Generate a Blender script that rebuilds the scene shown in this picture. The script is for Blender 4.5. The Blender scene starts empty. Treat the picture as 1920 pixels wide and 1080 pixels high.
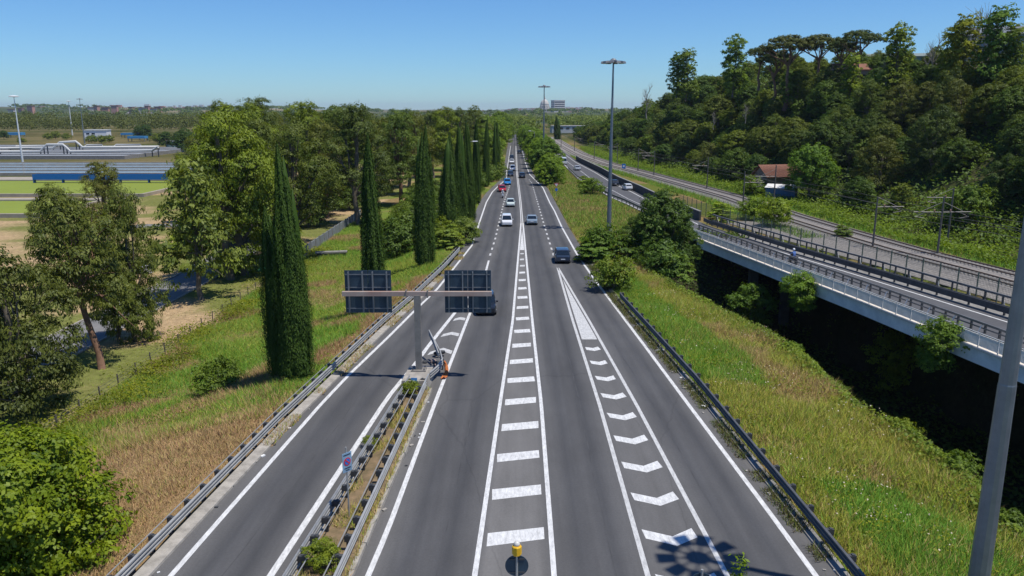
import bpy, math, random
import numpy as np
from mathutils import Vector, Matrix

# ------------------------------------------------------------------ camera, sky, sun, exposure
SC = bpy.context.scene
COL = SC.collection
PF = 1469.0                      # focal length in pixels of the 1920 px wide photograph
TH = math.atan(332.0 / PF)       # pitch below the horizon
CH = 18.0                        # drone height above the carriageway
cam_d = bpy.data.cameras.new('camera'); cam = bpy.data.objects.new('camera', cam_d); COL.objects.link(cam)
cam_d.sensor_width = 36.0; cam_d.lens = 36.0 * PF / 1920.0; cam_d.clip_start = 0.5; cam_d.clip_end = 40000.0
cam.location = (0, 0, CH); cam.rotation_euler = (math.pi / 2 - TH, 0, 0)
SC.camera = cam

SUN_DIR = Vector((0.35, -0.15, 1.0)).normalized()       # towards the sun
SUN_EL = math.asin(SUN_DIR.z); SUN_AZ = math.atan2(SUN_DIR.x, SUN_DIR.y)
world = bpy.data.worlds.new('World'); SC.world = world; world.use_nodes = True
wn = world.node_tree.nodes; wl = world.node_tree.links
wn.clear()
w_out = wn.new('ShaderNodeOutputWorld'); w_bg = wn.new('ShaderNodeBackground'); w_sky = wn.new('ShaderNodeTexSky')
w_sky.sky_type = 'NISHITA'; w_sky.sun_disc = False
w_sky.sun_elevation = SUN_EL; w_sky.sun_rotation = SUN_AZ
w_sky.altitude = 0.0; w_sky.air_density = 1.0; w_sky.dust_density = 0.0; w_sky.ozone_density = 1.4
w_bg.inputs['Strength'].default_value = 0.091
w_hs = wn.new('ShaderNodeHueSaturation'); w_hs.inputs['Saturation'].default_value = 1.08; wl.new(w_sky.outputs[0], w_hs.inputs['Color'])
w_mu = wn.new('ShaderNodeMix'); w_mu.data_type = 'RGBA'; w_mu.blend_type = 'MULTIPLY'; w_mu.inputs[0].default_value = 1; w_mu.inputs[7].default_value = (0.56, 0.91, 1.36, 1)
wl.new(w_hs.outputs[0], w_mu.inputs[6]); wl.new(w_mu.outputs[2], w_bg.inputs['Color']); wl.new(w_bg.outputs[0], w_out.inputs['Surface'])
sun_d = bpy.data.lights.new('sun', 'SUN'); sun = bpy.data.objects.new('sun', sun_d); COL.objects.link(sun)
sun_d.energy = 4.7; sun_d.angle = math.radians(0.53); sun_d.color = (1.0, 0.95, 0.87)
sun.rotation_euler = (-SUN_DIR).to_track_quat('-Z', 'Y').to_euler(); sun.location = (60, -30, 120)
SC.view_settings.view_transform = 'Standard'; SC.view_settings.look = 'None'
SC.view_settings.exposure = 0.0; SC.view_settings.gamma = 1.0
SC.render.engine = 'CYCLES'
SC.cycles.max_bounces = 6; SC.cycles.diffuse_bounces = 3; SC.cycles.glossy_bounces = 2
SC.cycles.transmission_bounces = 3; SC.cycles.transparent_max_bounces = 6; SC.cycles.volume_bounces = 0
SC.cycles.use_denoising = True

# ------------------------------------------------------------------ helpers
RNG = np.random.default_rng(7); random.seed(7)
CT, ST = math.cos(TH), math.sin(TH)
def G(u, v, z=0.0):
    """point of the level z under a pixel of the 1920x1080 photograph"""
    dx = (u - 960) / PF; dy = (v - 540) / PF
    t = (CH - z) / (ST + dy * CT)
    return (dx * t, (CT - dy * ST) * t)
def D(u, v, Y):
    """point at distance Y"""
    dx = (u - 960) / PF; dy = (v - 540) / PF
    fw = CT - dy * ST; dn = ST + dy * CT
    return (dx * Y / fw, Y, CH - Y * dn / fw)
def line(pts, z=0.0):
    return np.array(sorted([G(u, v, z) for u, v in pts], key=lambda p: p[1]))
def fx(poly):
    """x as a function of y along a polyline, straight on beyond its ends"""
    P = np.array(poly, float)
    def f(y):
        y = np.asarray(y, float)
        r = np.interp(y, P[:, 1], P[:, 0])
        s0 = (P[1, 0] - P[0, 0]) / (P[1, 1] - P[0, 1]); s1 = (P[-1, 0] - P[-2, 0]) / (P[-1, 1] - P[-2, 1])
        r = np.where(y < P[0, 1], P[0, 0] + (y - P[0, 1]) * s0, r)
        return np.where(y > P[-1, 1], P[-1, 0] + (y - P[-1, 1]) * s1, r)
    return f
def sstep(a, b, x):
    t = np.clip((x - a) / (b - a), 0, 1); return t * t * (3 - 2 * t)
def wob(x, y, s=1.0, k=0.0):
    """smooth patchy noise in -1..1"""
    x = np.asarray(x) / s; y = np.asarray(y) / s
    return (np.sin(x * 1.3 + 2.1 * np.sin(y * 0.7 + k)) + np.sin(y * 1.7 + 1.3 * np.sin(x * 0.9 + 2 * k) + k) + np.sin((x + y) * 0.8 + 3 * k) + 0.6 * np.sin(x * 3.1 - y * 2.3 + k)) / 3.6

# ---- materials
MATS = {}
def pbr(name, col, rough=0.7, metal=0.0, noise=0.0, nscale=3.0, spec=0.3, bump=0.0, col2=None, coat=0.0):
    if name in MATS: return MATS[name]
    m = bpy.data.materials.new(name); m.use_nodes = True; MATS[name] = m
    n = m.node_tree.nodes; l = m.node_tree.links; b = n['Principled BSDF']
    b.inputs['Roughness'].default_value = rough; b.inputs['Metallic'].default_value = metal
    b.inputs['Specular IOR Level'].default_value = spec; b.inputs['Coat Weight'].default_value = coat
    b.inputs['Base Color'].default_value = (*col, 1)
    if noise > 0 or col2:
        tc = n.new('ShaderNodeTexCoord'); t = n.new('ShaderNodeTexNoise'); t.inputs['Scale'].default_value = nscale
        t.inputs['Detail'].default_value = 5; t.inputs['Roughness'].default_value = 0.65
        l.new(tc.outputs['Object'], t.inputs['Vector'])
        r = n.new('ShaderNodeMapRange'); r.inputs['From Min'].default_value = 0.3; r.inputs['From Max'].default_value = 0.7
        l.new(t.outputs['Fac'], r.inputs['Value'])
        mx = n.new('ShaderNodeMix'); mx.data_type = 'RGBA'
        c2 = col2 or tuple(c * (1 - noise) for c in col)
        mx.inputs[6].default_value = (*c2, 1); mx.inputs[7].default_value = (*col, 1)
        l.new(r.outputs[0], mx.inputs[0]); l.new(mx.outputs[2], b.inputs['Base Color'])
        if bump:
            bp = n.new('ShaderNodeBump'); bp.inputs['Strength'].default_value = bump; bp.inputs['Distance'].default_value = 0.05
            l.new(t.outputs['Fac'], bp.inputs['Height']); l.new(bp.outputs[0], b.inputs['Normal'])
    return m
def leafmat(name, dark, light, trans=0.28, attr='tint', colattr=False, gloss=0.02, up=0.2):
    if name in MATS: return MATS[name]
    m = bpy.data.materials.new(name); m.use_nodes = True; MATS[name] = m
    n = m.node_tree.nodes; l = m.node_tree.links; n.clear()
    out = n.new('ShaderNodeOutputMaterial'); a = n.new('ShaderNodeAttribute'); a.attribute_name = 'Col' if colattr else attr
    if colattr:
        col = a.outputs['Color']
    else:
        mx = n.new('ShaderNodeMix'); mx.data_type = 'RGBA'
        mx.inputs[6].default_value = (*dark, 1); mx.inputs[7].default_value = (*light, 1)
        l.new(a.outputs['Fac'], mx.inputs[0]); col = mx.outputs[2]
    oi = n.new('ShaderNodeObjectInfo')
    mu = n.new('ShaderNodeMix'); mu.data_type = 'RGBA'; mu.blend_type = 'MULTIPLY'; mu.inputs[0].default_value = 1
    l.new(col, mu.inputs[6]); l.new(oi.outputs['Color'], mu.inputs[7])
    d = n.new('ShaderNodeBsdfDiffuse'); t = n.new('ShaderNodeBsdfTranslucent'); g = n.new('ShaderNodeBsdfGlossy')
    g.inputs['Roughness'].default_value = 0.55; g.inputs['Color'].default_value = (0.8, 0.85, 0.8, 1)
    hs = n.new('ShaderNodeHueSaturation'); hs.inputs['Saturation'].default_value = 1.1; hs.inputs['Value'].default_value = 1.25; hs.inputs['Hue'].default_value = 0.485
    l.new(mu.outputs[2], d.inputs['Color']); l.new(mu.outputs[2], hs.inputs['Color']); l.new(hs.outputs[0], t.inputs['Color'])
    if up > 0:
        ge = n.new('ShaderNodeNewGeometry'); nm = n.new('ShaderNodeMix'); nm.data_type = 'VECTOR'; nm.inputs[0].default_value = up; nm.inputs[5].default_value = (0, 0, 1)
        nn = n.new('ShaderNodeVectorMath'); nn.operation = 'NORMALIZE'
        l.new(ge.outputs['Normal'], nm.inputs[4]); l.new(nm.outputs[1], nn.inputs[0]); l.new(nn.outputs[0], d.inputs['Normal'])
    s1 = n.new('ShaderNodeMixShader'); s1.inputs[0].default_value = trans
    l.new(d.outputs[0], s1.inputs[1]); l.new(t.outputs[0], s1.inputs[2])
    s2 = n.new('ShaderNodeMixShader'); s2.inputs[0].default_value = gloss
    l.new(s1.outputs[0], s2.inputs[1]); l.new(g.outputs[0], s2.inputs[2]); l.new(s2.outputs[0], out.inputs['Surface'])
    return m

# ---- objects
def tag(o, label=None, cat=None, group=None, kind=None):
    if label: o['label'] = label
    if cat: o['category'] = cat
    if group: o['group'] = group
    if kind: o['kind'] = kind
    return o
def thing(name, label, cat, loc=(0, 0, 0), rz=0.0, group=None, s=1.0):
    o = bpy.data.objects.new(name, None); COL.objects.link(o); o.location = loc; o.rotation_euler = (0, 0, rz)
    o.scale = (s, s, s) if not hasattr(s, '__len__') else s
    o.empty_display_size = 0.3
    return tag(o, label, cat, group)
def link(name, me, parent=None, loc=None, rot=None, scale=None):
    o = bpy.data.objects.new(name, me); COL.objects.link(o)
    if parent is not None: o.parent = parent
    if loc is not None: o.location = loc
    if rot is not None: o.rotation_euler = rot
    if scale is not None: o.scale = scale if hasattr(scale, '__len__') else (scale,) * 3
    return o
def npmesh(name, V, Fc, mats, fattr=None, cattr=None, smooth=False, midx=None):
    """mesh from numpy arrays; Fc is (m,k) of one face size"""
    V = np.asarray(V, np.float32); Fc = np.asarray(Fc, np.int32); m, k = Fc.shape
    me = bpy.data.meshes.new(name)
    me.vertices.add(len(V)); me.vertices.foreach_set('co', V.ravel())
    me.loops.add(m * k); me.loops.foreach_set('vertex_index', Fc.ravel())
    me.polygons.add(m); me.polygons.foreach_set('loop_start', np.arange(0, m * k, k, dtype=np.int32))
    if midx is not None: me.polygons.foreach_set('material_index', np.asarray(midx, np.int32))
    if fattr is not None:
        for nm, arr in fattr.items():
            at = me.attributes.new(nm, 'FLOAT', 'POINT'); at.data.foreach_set('value', np.asarray(arr, np.float32))
    if cattr is not None:
        c = np.ones((len(V), 4), np.float32); c[:, :3] = cattr
        at = me.attributes.new('Col', 'FLOAT_COLOR', 'POINT'); at.data.foreach_set('color', c.ravel())
    for x in (mats if isinstance(mats, (list, tuple)) else [mats]): me.materials.append(x)
    me.update(calc_edges=True)
    if smooth: me.polygons.foreach_set('use_smooth', np.ones(m, bool))
    return me
class MB:
    """collects shapes for one mesh"""
    def __init__(s): s.v = []; s.f = []; s.m = []
    def add(s, vs, fs, mi=0):
        o = len(s.v); s.v += [tuple(p) for p in vs]; s.f += [tuple(i + o for i in f) for f in fs]; s.m += [mi] * len(fs); return s
    def box(s, x0, x1, y0, y1, z0, z1, mi=0, M=None):
        vs = [(x0, y0, z0), (x1, y0, z0), (x1, y1, z0), (x0, y1, z0), (x0, y0, z1), (x1, y0, z1), (x1, y1, z1), (x0, y1, z1)]
        if M is not None: vs = [M @ Vector(p) for p in vs]
        return s.add(vs, [(3, 2, 1, 0), (4, 5, 6, 7), (0, 1, 5, 4), (1, 2, 6, 5), (2, 3, 7, 6), (3, 0, 4, 7)], mi)
    def tube(s, pts, rad, n=8, mi=0, cap=True):
        pts = [Vector(p) for p in pts]; rad = rad if hasattr(rad, '__len__') else [rad] * len(pts)
        vs = []; fs = []
        for i, p in enumerate(pts):
            t = (pts[min(i + 1, len(pts) - 1)] - pts[max(i - 1, 0)]).normalized()
            a = Vector((0, 0, 1)) if abs(t.z) < 0.9 else Vector((1, 0, 0))
            u = t.cross(a).normalized(); w = t.cross(u)
            for k in range(n):
                q = 2 * math.pi * k / n; vs.append(p + (u * math.cos(q) + w * math.sin(q)) * rad[i])
        for i in range(len(pts) - 1):
            for k in range(n):
                fs.append((i * n + k, i * n + (k + 1) % n, (i + 1) * n + (k + 1) % n, (i + 1) * n + k))
        if cap: fs.append(tuple(range(n))); fs.append(tuple((len(pts) - 1) * n + k for k in reversed(range(n))))
        return s.add(vs, fs, mi)
    def lathe(s, prof, n=16, c=(0, 0, 0), mi=0):
        vs = []; fs = []
        for r, z in prof:
            for k in range(n):
                q = 2 * math.pi * k / n; vs.append((c[0] + r * math.cos(q), c[1] + r * math.sin(q), c[2] + z))
        for i in range(len(prof) - 1):
            for k in range(n): fs.append((i * n + k, i * n + (k + 1) % n, (i + 1) * n + (k + 1) % n, (i + 1) * n + k))
        fs.append(tuple(reversed(range(n)))); fs.append(tuple((len(prof) - 1) * n + k for k in range(n)))
        return s.add(vs, fs, mi)
    def sweep(s, path, prof, mi=0, closed=True):
        """profile (sideways to the right, up) carried along a path (x,y,z)"""
        path = [Vector(p) for p in path]; n = len(prof); vs = []; fs = []
        for i, p in enumerate(path):
            t = path[min(i + 1, len(path) - 1)] - path[max(i - 1, 0)]; t.z = 0; t.normalize(); r = Vector((t.y, -t.x, 0))
            for a, b in prof: vs.append(p + r * a + Vector((0, 0, b)))
        m = n if closed else n - 1
        for i in range(len(path) - 1):
            for k in range(m):
                fs.append((i * n + k, (i + 1) * n + k, (i + 1) * n + (k + 1) % n, i * n + (k + 1) % n))
        if closed: fs.append(tuple(range(n))); fs.append(tuple((len(path) - 1) * n + k for k in reversed(range(n))))
        return s.add(vs, fs, mi)
    def mesh(s, name, mats, smooth=False):
        me = bpy.data.meshes.new(name); me.from_pydata([tuple(p) for p in s.v], [], s.f)
        for x in (mats if isinstance(mats, (list, tuple)) else [mats]): me.materials.append(x)
        me.polygons.foreach_set('material_index', s.m); me.update()
        if smooth: me.polygons.foreach_set('use_smooth', [True] * len(me.polygons))
        return me
    def build(s, name, mats, parent=None, loc=None, rot=None, smooth=False, scale=None):
        return link(name, s.mesh(name, mats, smooth), parent, loc, rot, scale)
def resample(f, y0, y1, step, z=0.0):
    n = max(2, int(round((y1 - y0) / step)) + 1)
    return [(float(f(y)), float(y), z) for y in np.linspace(y0, y1, n)]
def strip_mesh(name, fl, fr, ys, z, mat):
    V = np.zeros((len(ys) * 2, 3)); V[0::2, 0] = fl(ys); V[1::2, 0] = fr(ys); V[0::2, 1] = V[1::2, 1] = ys; V[:, 2] = z
    i = np.arange(len(ys) - 1) * 2
    return npmesh(name, V, np.stack([i, i + 1, i + 3, i + 2], 1), mat)
def ribbon(name, path, w, z, mat, parent=None):
    mb = MB(); vs = []; P = [Vector((p[0], p[1], 0)) for p in path]
    for i, p in enumerate(P):
        t = (P[min(i + 1, len(P) - 1)] - P[max(i - 1, 0)]).normalized(); r = Vector((t.y, -t.x, 0)) * (w / 2)
        zz = path[i][2] if len(path[i]) > 2 else 0
        vs += [p - r + Vector((0, 0, z + zz)), p + r + Vector((0, 0, z + zz))]
    mb.add(vs, [(2 * i, 2 * i + 1, 2 * i + 3, 2 * i + 2) for i in range(len(P) - 1)])
    return mb.build(name, mat, parent)
def ordinal(i):
    return ['first', 'second', 'third', 'fourth', 'fifth', 'sixth', 'seventh', 'eighth', 'ninth', 'tenth', 'eleventh', 'twelfth', 'thirteenth', 'fourteenth', 'fifteenth', 'sixteenth', 'seventeenth', 'eighteenth', 'nineteenth', 'twentieth',
            '21st', '22nd', '23rd', '24th', '25th', '26th', '27th', '28th', '29th', '30th', '31st', '32nd', '33rd', '34th', '35th', '36th', '37th', '38th', '39th', '40th', '41st', '42nd', '43rd', '44th', '45th', '46th', '47th', '48th', '49th', '50th'][i]

# ------------------------------------------------------------------ the lines of the place, in metres
fA = fx(line([(320, 1080), (600, 760), (651, 706), (728, 632), (778, 582), (819, 543), (885, 460), (900, 414), (912, 379), (923, 360), (934, 349), (950, 335), (950, 321), (952, 310), (955, 290)]))
fB = fx(line([(507, 1080), (727, 745.5), (785, 674), (803, 649), (862, 575), (909, 516)]))
fC = fx(line([(690, 1080), (727, 994), (814, 760), (850, 667), (886, 575), (909, 516)]))
fE = fx(line([(890, 1080), (937, 760), (961.5, 600), (977.2, 414.6), (974.6, 380), (968.3, 324), (967, 285)]))
fF = fx(line([(1039, 1080), (1015, 760), (998, 600), (980.2, 414.6), (977.2, 380), (970.3, 324), (968.4, 285)]))
fG_ = fx(line([(1214.8, 1080), (1124.4, 760), (1073.6, 600), (1045, 501)]))
fH_ = fx(line([(1351, 1056), (1194, 760), (1104, 600), (1046, 501)]))
fI = fx(line([(1530, 1080), (1440, 957), (1292, 760), (1210, 650), (1120, 531), (1083.8, 480), (1053, 425), (1040, 396), (1030.8, 380), (1018, 352), (993, 327), (984.5, 304), (980, 285)]))
fRL = fx([(-15.9, 18), (-15.0, 26.6), (-13.6, 42.6), (-12.5, 51.8), (-11.0, 64.2), (-9.6, 73.5), (-7.8, 88.6), (-6.8, 99.7), (-6.8, 130), (-6.6, 160), (-5.8, 178), (-4.6, 193), (-2.9, 215), (-2.8, 240), (-2.6, 300), (-2.4, 400)])
fRR = fx([(13.7, 18), (13.35, 27), (12.3, 49.8), (10.55, 72.9), (9.6, 98), (9.1, 124), (8.9, 157), (8.6, 188), (6.4, 230), (6.0, 300), (6.0, 400)])
fML = fx([(-8.62, 26.6), (-6.95, 47.5), (-6.7, 50.5)])
fMR = fx([(-6.75, 26.6), (-5.6, 50.3)])
# railway, slip-road bridge and the carriageway beside it
fT = fx([(57.5, 60), (54.0, 84.6), (51.2, 100), (49.3, 117), (47.8, 135), (46.6, 164), (43.8, 189), (38.2, 236), (32.6, 275), (28.6, 332), (27, 420), (27, 520), (27, 900)])
fL = fx([(40.0, 37), (36.9, 54), (33.6, 74.5), (31.1, 88), (26.1, 115.7), (22.4, 155), (20.8, 166), (17.6, 214), (17.4, 268), (18, 400)])
fW = fx([(49.6, 38), (42.9, 67.9), (38.6, 86.8), (34.9, 102), (30.4, 125), (28.2, 155), (27.2, 179), (25.6, 202), (24.9, 236), (22.8, 286), (22, 400)])
fFence = fx([(53.5, 34), (46.7, 73.8), (42.8, 92), (39.0, 108), (34.4, 130), (31.8, 155), (29.5, 180), (27.2, 202), (26.4, 236), (24.0, 286), (23.5, 400)])
fRav = fx([(23.0, 20), (22.9, 33), (23.7, 37), (23.6, 43), (22.4, 48), (22.8, 60), (20.8, 69), (17.2, 85), (15.1, 95), (17, 112), (19, 122)])

def terrain(x, y):
    x = np.asarray(x, float); y = np.asarray(y, float)
    h = np.zeros(np.broadcast(x, y).shape)
    dl = fRL(y) - x                                    # metres left of the left guardrail
    fade = 1 - sstep(300, 520, y)
    h = h - 3.0 * sstep(1.0, 14.0, dl) * (1 - sstep(900, 1600, y) * 0.5)
    # shallow lumps of the banks
    h = h + 0.22 * wob(x, y, 3.0, 1.0) * sstep(0.8, 3, dl) * (1 - sstep(13, 16, dl)) * fade
    dr = x - fRR(y)
    onroad = (dl < 0.6) & (dr < 0.6)
    h = np.where(onroad, -0.16, h)
    # right verge, then the ravine under the slip-road bridge
    rav = fRav(y); wall = fFence(y) - 1.0
    ver = (dr >= 0.6) & (y < 122)
    h = np.where(ver, h + 0.15 * wob(x, y, 2.5, 2.0) - 0.7 * sstep(1.0, 9.0, dr), h)
    depth = 12.0 * (1 - sstep(92, 119, y))
    inr = sstep(-0.6, 4.5, x - rav) * (1 - sstep(-1.6, 0.2, x - wall))
    h = np.where(ver, h * (1 - inr) - depth * inr, h)
    h = np.where(ver & (x > wall), np.where(x > wall + 0.5, 0.0, h), h)
    # carriageway corridor beyond the bridge
    cw = (y >= 112) & (x > fL(y) - 0.9) & (x < fW(y) + 1.5) & (y < 420)
    h = np.where(cw, -0.16, h)
    # wooded hill beyond the railway
    d = x - fT(y) - 6.5
    ramp = np.interp(y, [-100, 60, 150, 200, 250, 300, 350, 400, 450, 520, 620], [18, 20, 23, 27, 30, 29.5, 26, 20, 13, 7, 0])
    hill = ramp * sstep(4, 52, d) * (1 - sstep(140, 420, x))
    hill = hill + np.where(d > 0, 1.0 * wob(x, y, 9.0, 3.0) * sstep(2, 14, d), 0) * (1 - sstep(400, 700, y))
    h = np.where(d > 0, h + hill, h)
    # far low hills
    far = sstep(1500, 2600, y) * (10 + 22 * sstep(-300, -900, x) * (0.6 + 0.4 * np.sin(x / 310.0 + 1.0)) + 6 * np.sin(x / 170.0) + 5 * np.sin(x / 420 + y / 900.0)) + sstep(3200, 6500, y) * 26 * (0.5 + 0.5 * np.sin(x / 900.0 + 0.6))
    h = h + np.where(y > 1500, far, 0)
    return h
def tz(x, y): return float(terrain(np.array([x]), np.array([y]))[0])
# ------------------------------------------------------------------ ground
def mix3(a, b, t):
    t = np.asarray(t)[..., None]; return np.asarray(a) * (1 - t) + np.asarray(b) * t
def ground_colour(x, y):
    n1 = wob(x, y, 5.0, 0.3); n2 = wob(x, y, 1.7, 1.3); n3 = wob(x, y, 40.0, 0.9)
    c = mix3((0.075, 0.085, 0.03), (0.17, 0.14, 0.065), sstep(-0.3, 0.6, n3 + 0.4 * n1))       # rough meadow
    dl = fRL(y) - x
    lawn = mix3((0.17, 0.18, 0.055), (0.42, 0.30, 0.17), sstep(-0.25, 0.45, n1 + 0.35 * n2))
    c = np.where(((x < -30.6) & (dl < 130) & (y < 330))[..., None], lawn, c)
    bank = mix3((0.14, 0.19, 0.035), (0.24, 0.17, 0.08), sstep(-0.2, 0.5, n1 + 0.3 * n2))
    c = np.where(((dl > 0) & (x >= -30.6) & (y < 330))[..., None], bank, c)
    brown = ((x > -26.5) & (y < 48)) | ((dl < 3.2) & (y > 52) & (y < 88) & (n1 > -.3))
    c = np.where(((dl > 0) & brown & (x >= -30.6))[..., None], mix3((0.20, 0.135, 0.065), (0.33, 0.22, 0.115), sstep(-.4, .5, n2)), c)
    ver = mix3((0.12, 0.14, 0.03), (0.22, 0.16, 0.07), sstep(-0.2, 0.5, n1 + 0.3 * n2))
    dr = x - fRR(y)
    c = np.where(((dr > 0) & (x < fT(y) + 8) & (y < 500))[..., None], ver, c)
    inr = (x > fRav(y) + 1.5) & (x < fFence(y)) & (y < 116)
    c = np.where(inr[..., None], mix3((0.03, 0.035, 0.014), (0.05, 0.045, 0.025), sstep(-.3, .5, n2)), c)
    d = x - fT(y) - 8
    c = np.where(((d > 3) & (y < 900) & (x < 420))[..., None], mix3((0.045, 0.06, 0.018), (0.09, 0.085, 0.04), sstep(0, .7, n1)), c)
    far = mix3((0.07, 0.095, 0.045), (0.30, 0.24, 0.14), sstep(0.0, 0.5, wob(x, y, 210.0, 0.4) + 0.25 * wob(x, y, 60.0, 1.1)))
    c = np.where((y > 1150)[..., None], far, c)
    return c
def axis(dense0, dense1, step, lo, hi, g=1.16):
    a = list(np.arange(dense0, dense1 + 1e-6, step)); s = step
    while a[-1] < hi: s *= g; a.append(a[-1] + s)
    s = step; b = []
    p = dense0
    while p > lo: s *= g; p -= s; b.append(p)
    return np.array(b[::-1] + a)
gx = axis(-62, 112, 1.2, -9000, 9000); gy = axis(6, 215, 1.4, -120, 12000, 1.10)
GX, GY = np.meshgrid(gx, gy); GZ = terrain(GX, GY)
nx, ny = len(gx), len(gy)
ii, jj = np.meshgrid(np.arange(nx - 1), np.arange(ny - 1)); b0 = (jj * nx + ii).ravel()
m_ground = leafmat('ground_cover', None, None, trans=0.0, colattr=True, gloss=0.0, up=0)
_n = m_ground.node_tree.nodes; _l = m_ground.node_tree.links
_tc = _n.new('ShaderNodeTexCoord'); _t = _n.new('ShaderNodeTexNoise'); _t.inputs['Scale'].default_value = 1.6; _t.inputs['Detail'].default_value = 8; _t.inputs['Roughness'].default_value = 0.75
_l.new(_tc.outputs['Object'], _t.inputs['Vector'])
_mr = _n.new('ShaderNodeMapRange'); _mr.inputs['From Min'].default_value = 0.3; _mr.inputs['From Max'].default_value = 0.7; _mr.inputs['To Min'].default_value = 0.55; _mr.inputs['To Max'].default_value = 1.3
_l.new(_t.outputs['Fac'], _mr.inputs['Value'])
_mu = _n.new('ShaderNodeMix'); _mu.data_type = 'RGBA'; _mu.blend_type = 'MULTIPLY'; _mu.inputs[0].default_value = 1
_att = [x for x in _n if x.type == 'ATTRIBUTE'][0]; _dst = [lk.to_socket for lk in _l if lk.from_node == _att][0]
_l.new(_att.outputs['Color'], _mu.inputs[6]); _l.new(_mr.outputs[0], _mu.inputs[7]); _l.new(_mu.outputs[2], _dst)
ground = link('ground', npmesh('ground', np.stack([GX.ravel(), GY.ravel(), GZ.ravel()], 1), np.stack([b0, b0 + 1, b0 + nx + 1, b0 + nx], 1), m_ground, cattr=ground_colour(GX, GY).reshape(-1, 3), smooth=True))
tag(ground, kind='structure')

# ------------------------------------------------------------------ main road
def asphalt_mat():
    m = bpy.data.materials.new('asphalt'); m.use_nodes = True
    n = m.node_tree.nodes; l = m.node_tree.links; b = n['Principled BSDF']; b.inputs['Roughness'].default_value = 0.85; b.inputs['Specular IOR Level'].default_value = 0.25
    tc = n.new('ShaderNodeTexCoord'); at = n.new('ShaderNodeAttribute'); at.attribute_name = 'wear'
    def noise(scale, mapping=None, detail=4, rough=0.6):
        t = n.new('ShaderNodeTexNoise'); t.inputs['Scale'].default_value = scale; t.inputs['Detail'].default_value = detail; t.inputs['Roughness'].default_value = rough
        if mapping:
            mp = n.new('ShaderNodeMapping'); mp.inputs['Scale'].default_value = mapping; l.new(tc.outputs['Object'], mp.inputs['Vector']); l.new(mp.outputs[0], t.inputs['Vector'])
        else: l.new(tc.outputs['Object'], t.inputs['Vector'])
        return t.outputs['Fac']
    fine = noise(9.0, None, 6, 0.8); streak = noise(1.0, (1.1, 0.025, 1), 4); blot = noise(0.35, (1, 0.35, 1), 5, 0.7)
    def rng(s, a, c, d, e):
        r = n.new('ShaderNodeMapRange'); r.inputs['From Min'].default_value = a; r.inputs['From Max'].default_value = c; r.inputs['To Min'].default_value = d; r.inputs['To Max'].default_value = e; l.new(s, r.inputs['Value']); return r.outputs[0]
    def mul(a, c):
        q = n.new('ShaderNodeMath'); q.operation = 'MULTIPLY'; l.new(a, q.inputs[0]); l.new(c, q.inputs[1]); return q.outputs[0]
    f = mul(mul(rng(fine, 0.3, 0.7, 0.87, 1.13), rng(streak, 0.3, 0.7, 0.87, 1.13)), rng(blot, 0.3, 0.7, 0.84, 1.12))
    mx = n.new('ShaderNodeMix'); mx.data_type = 'RGBA'; mx.inputs[6].default_value = (0.052, 0.0535, 0.057, 1); mx.inputs[7].default_value = (0.150, 0.145, 0.138, 1)
    l.new(at.outputs['Fac'], mx.inputs[0])
    mu = n.new('ShaderNodeMix'); mu.data_type = 'RGBA'; mu.blend_type = 'MULTIPLY'; mu.inputs[0].default_value = 1
    l.new(mx.outputs[2], mu.inputs[6]); l.new(f, mu.inputs[7])
    # sealed cracks: thin dark wandering lines
    vo = n.new('ShaderNodeTexVoronoi'); vo.feature = 'DISTANCE_TO_EDGE'; vo.inputs['Scale'].default_value = 1.0
    mp = n.new('ShaderNodeMapping'); mp.inputs['Scale'].default_value = (0.14, 0.035, 1); l.new(tc.outputs['Object'], mp.inputs['Vector'])
    wn_ = n.new('ShaderNodeTexNoise'); wn_.inputs['Scale'].default_value = 0.7; l.new(tc.outputs['Object'], wn_.inputs['Vector'])
    ad = n.new('ShaderNodeMix'); ad.data_type = 'VECTOR'; ad.inputs[0].default_value = 0.06; l.new(mp.outputs[0], ad.inputs[4]); l.new(wn_.outputs['Color'], ad.inputs[5])
    l.new(ad.outputs[1], vo.inputs['Vector'])
    ck = n.new('ShaderNodeMapRange'); ck.inputs['From Min'].default_value = 0.002; ck.inputs['From Max'].default_value = 0.006; ck.inputs['To Min'].default_value = 0.88; l.new(vo.outputs['Distance'], ck.inputs['Value'])
    mu2 = n.new('ShaderNodeMix'); mu2.data_type = 'RGBA'; mu2.blend_type = 'MULTIPLY'; mu2.inputs[0].default_value = 1
    l.new(mu.outputs[2], mu2.inputs[6]); l.new(ck.outputs[0], mu2.inputs[7]); l.new(mu2.outputs[2], b.inputs['Base Color'])
    bp = n.new('ShaderNodeBump'); bp.inputs['Strength'].default_value = 0.25; bp.inputs['Distance'].default_value = 0.02; l.new(fine, bp.inputs['Height']); l.new(bp.outputs[0], b.inputs['Normal'])
    return m
m_asph = asphalt_mat()
ys = np.concatenate([np.arange(4, 240, 1.0), np.arange(240, 900, 6.0)])
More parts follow.
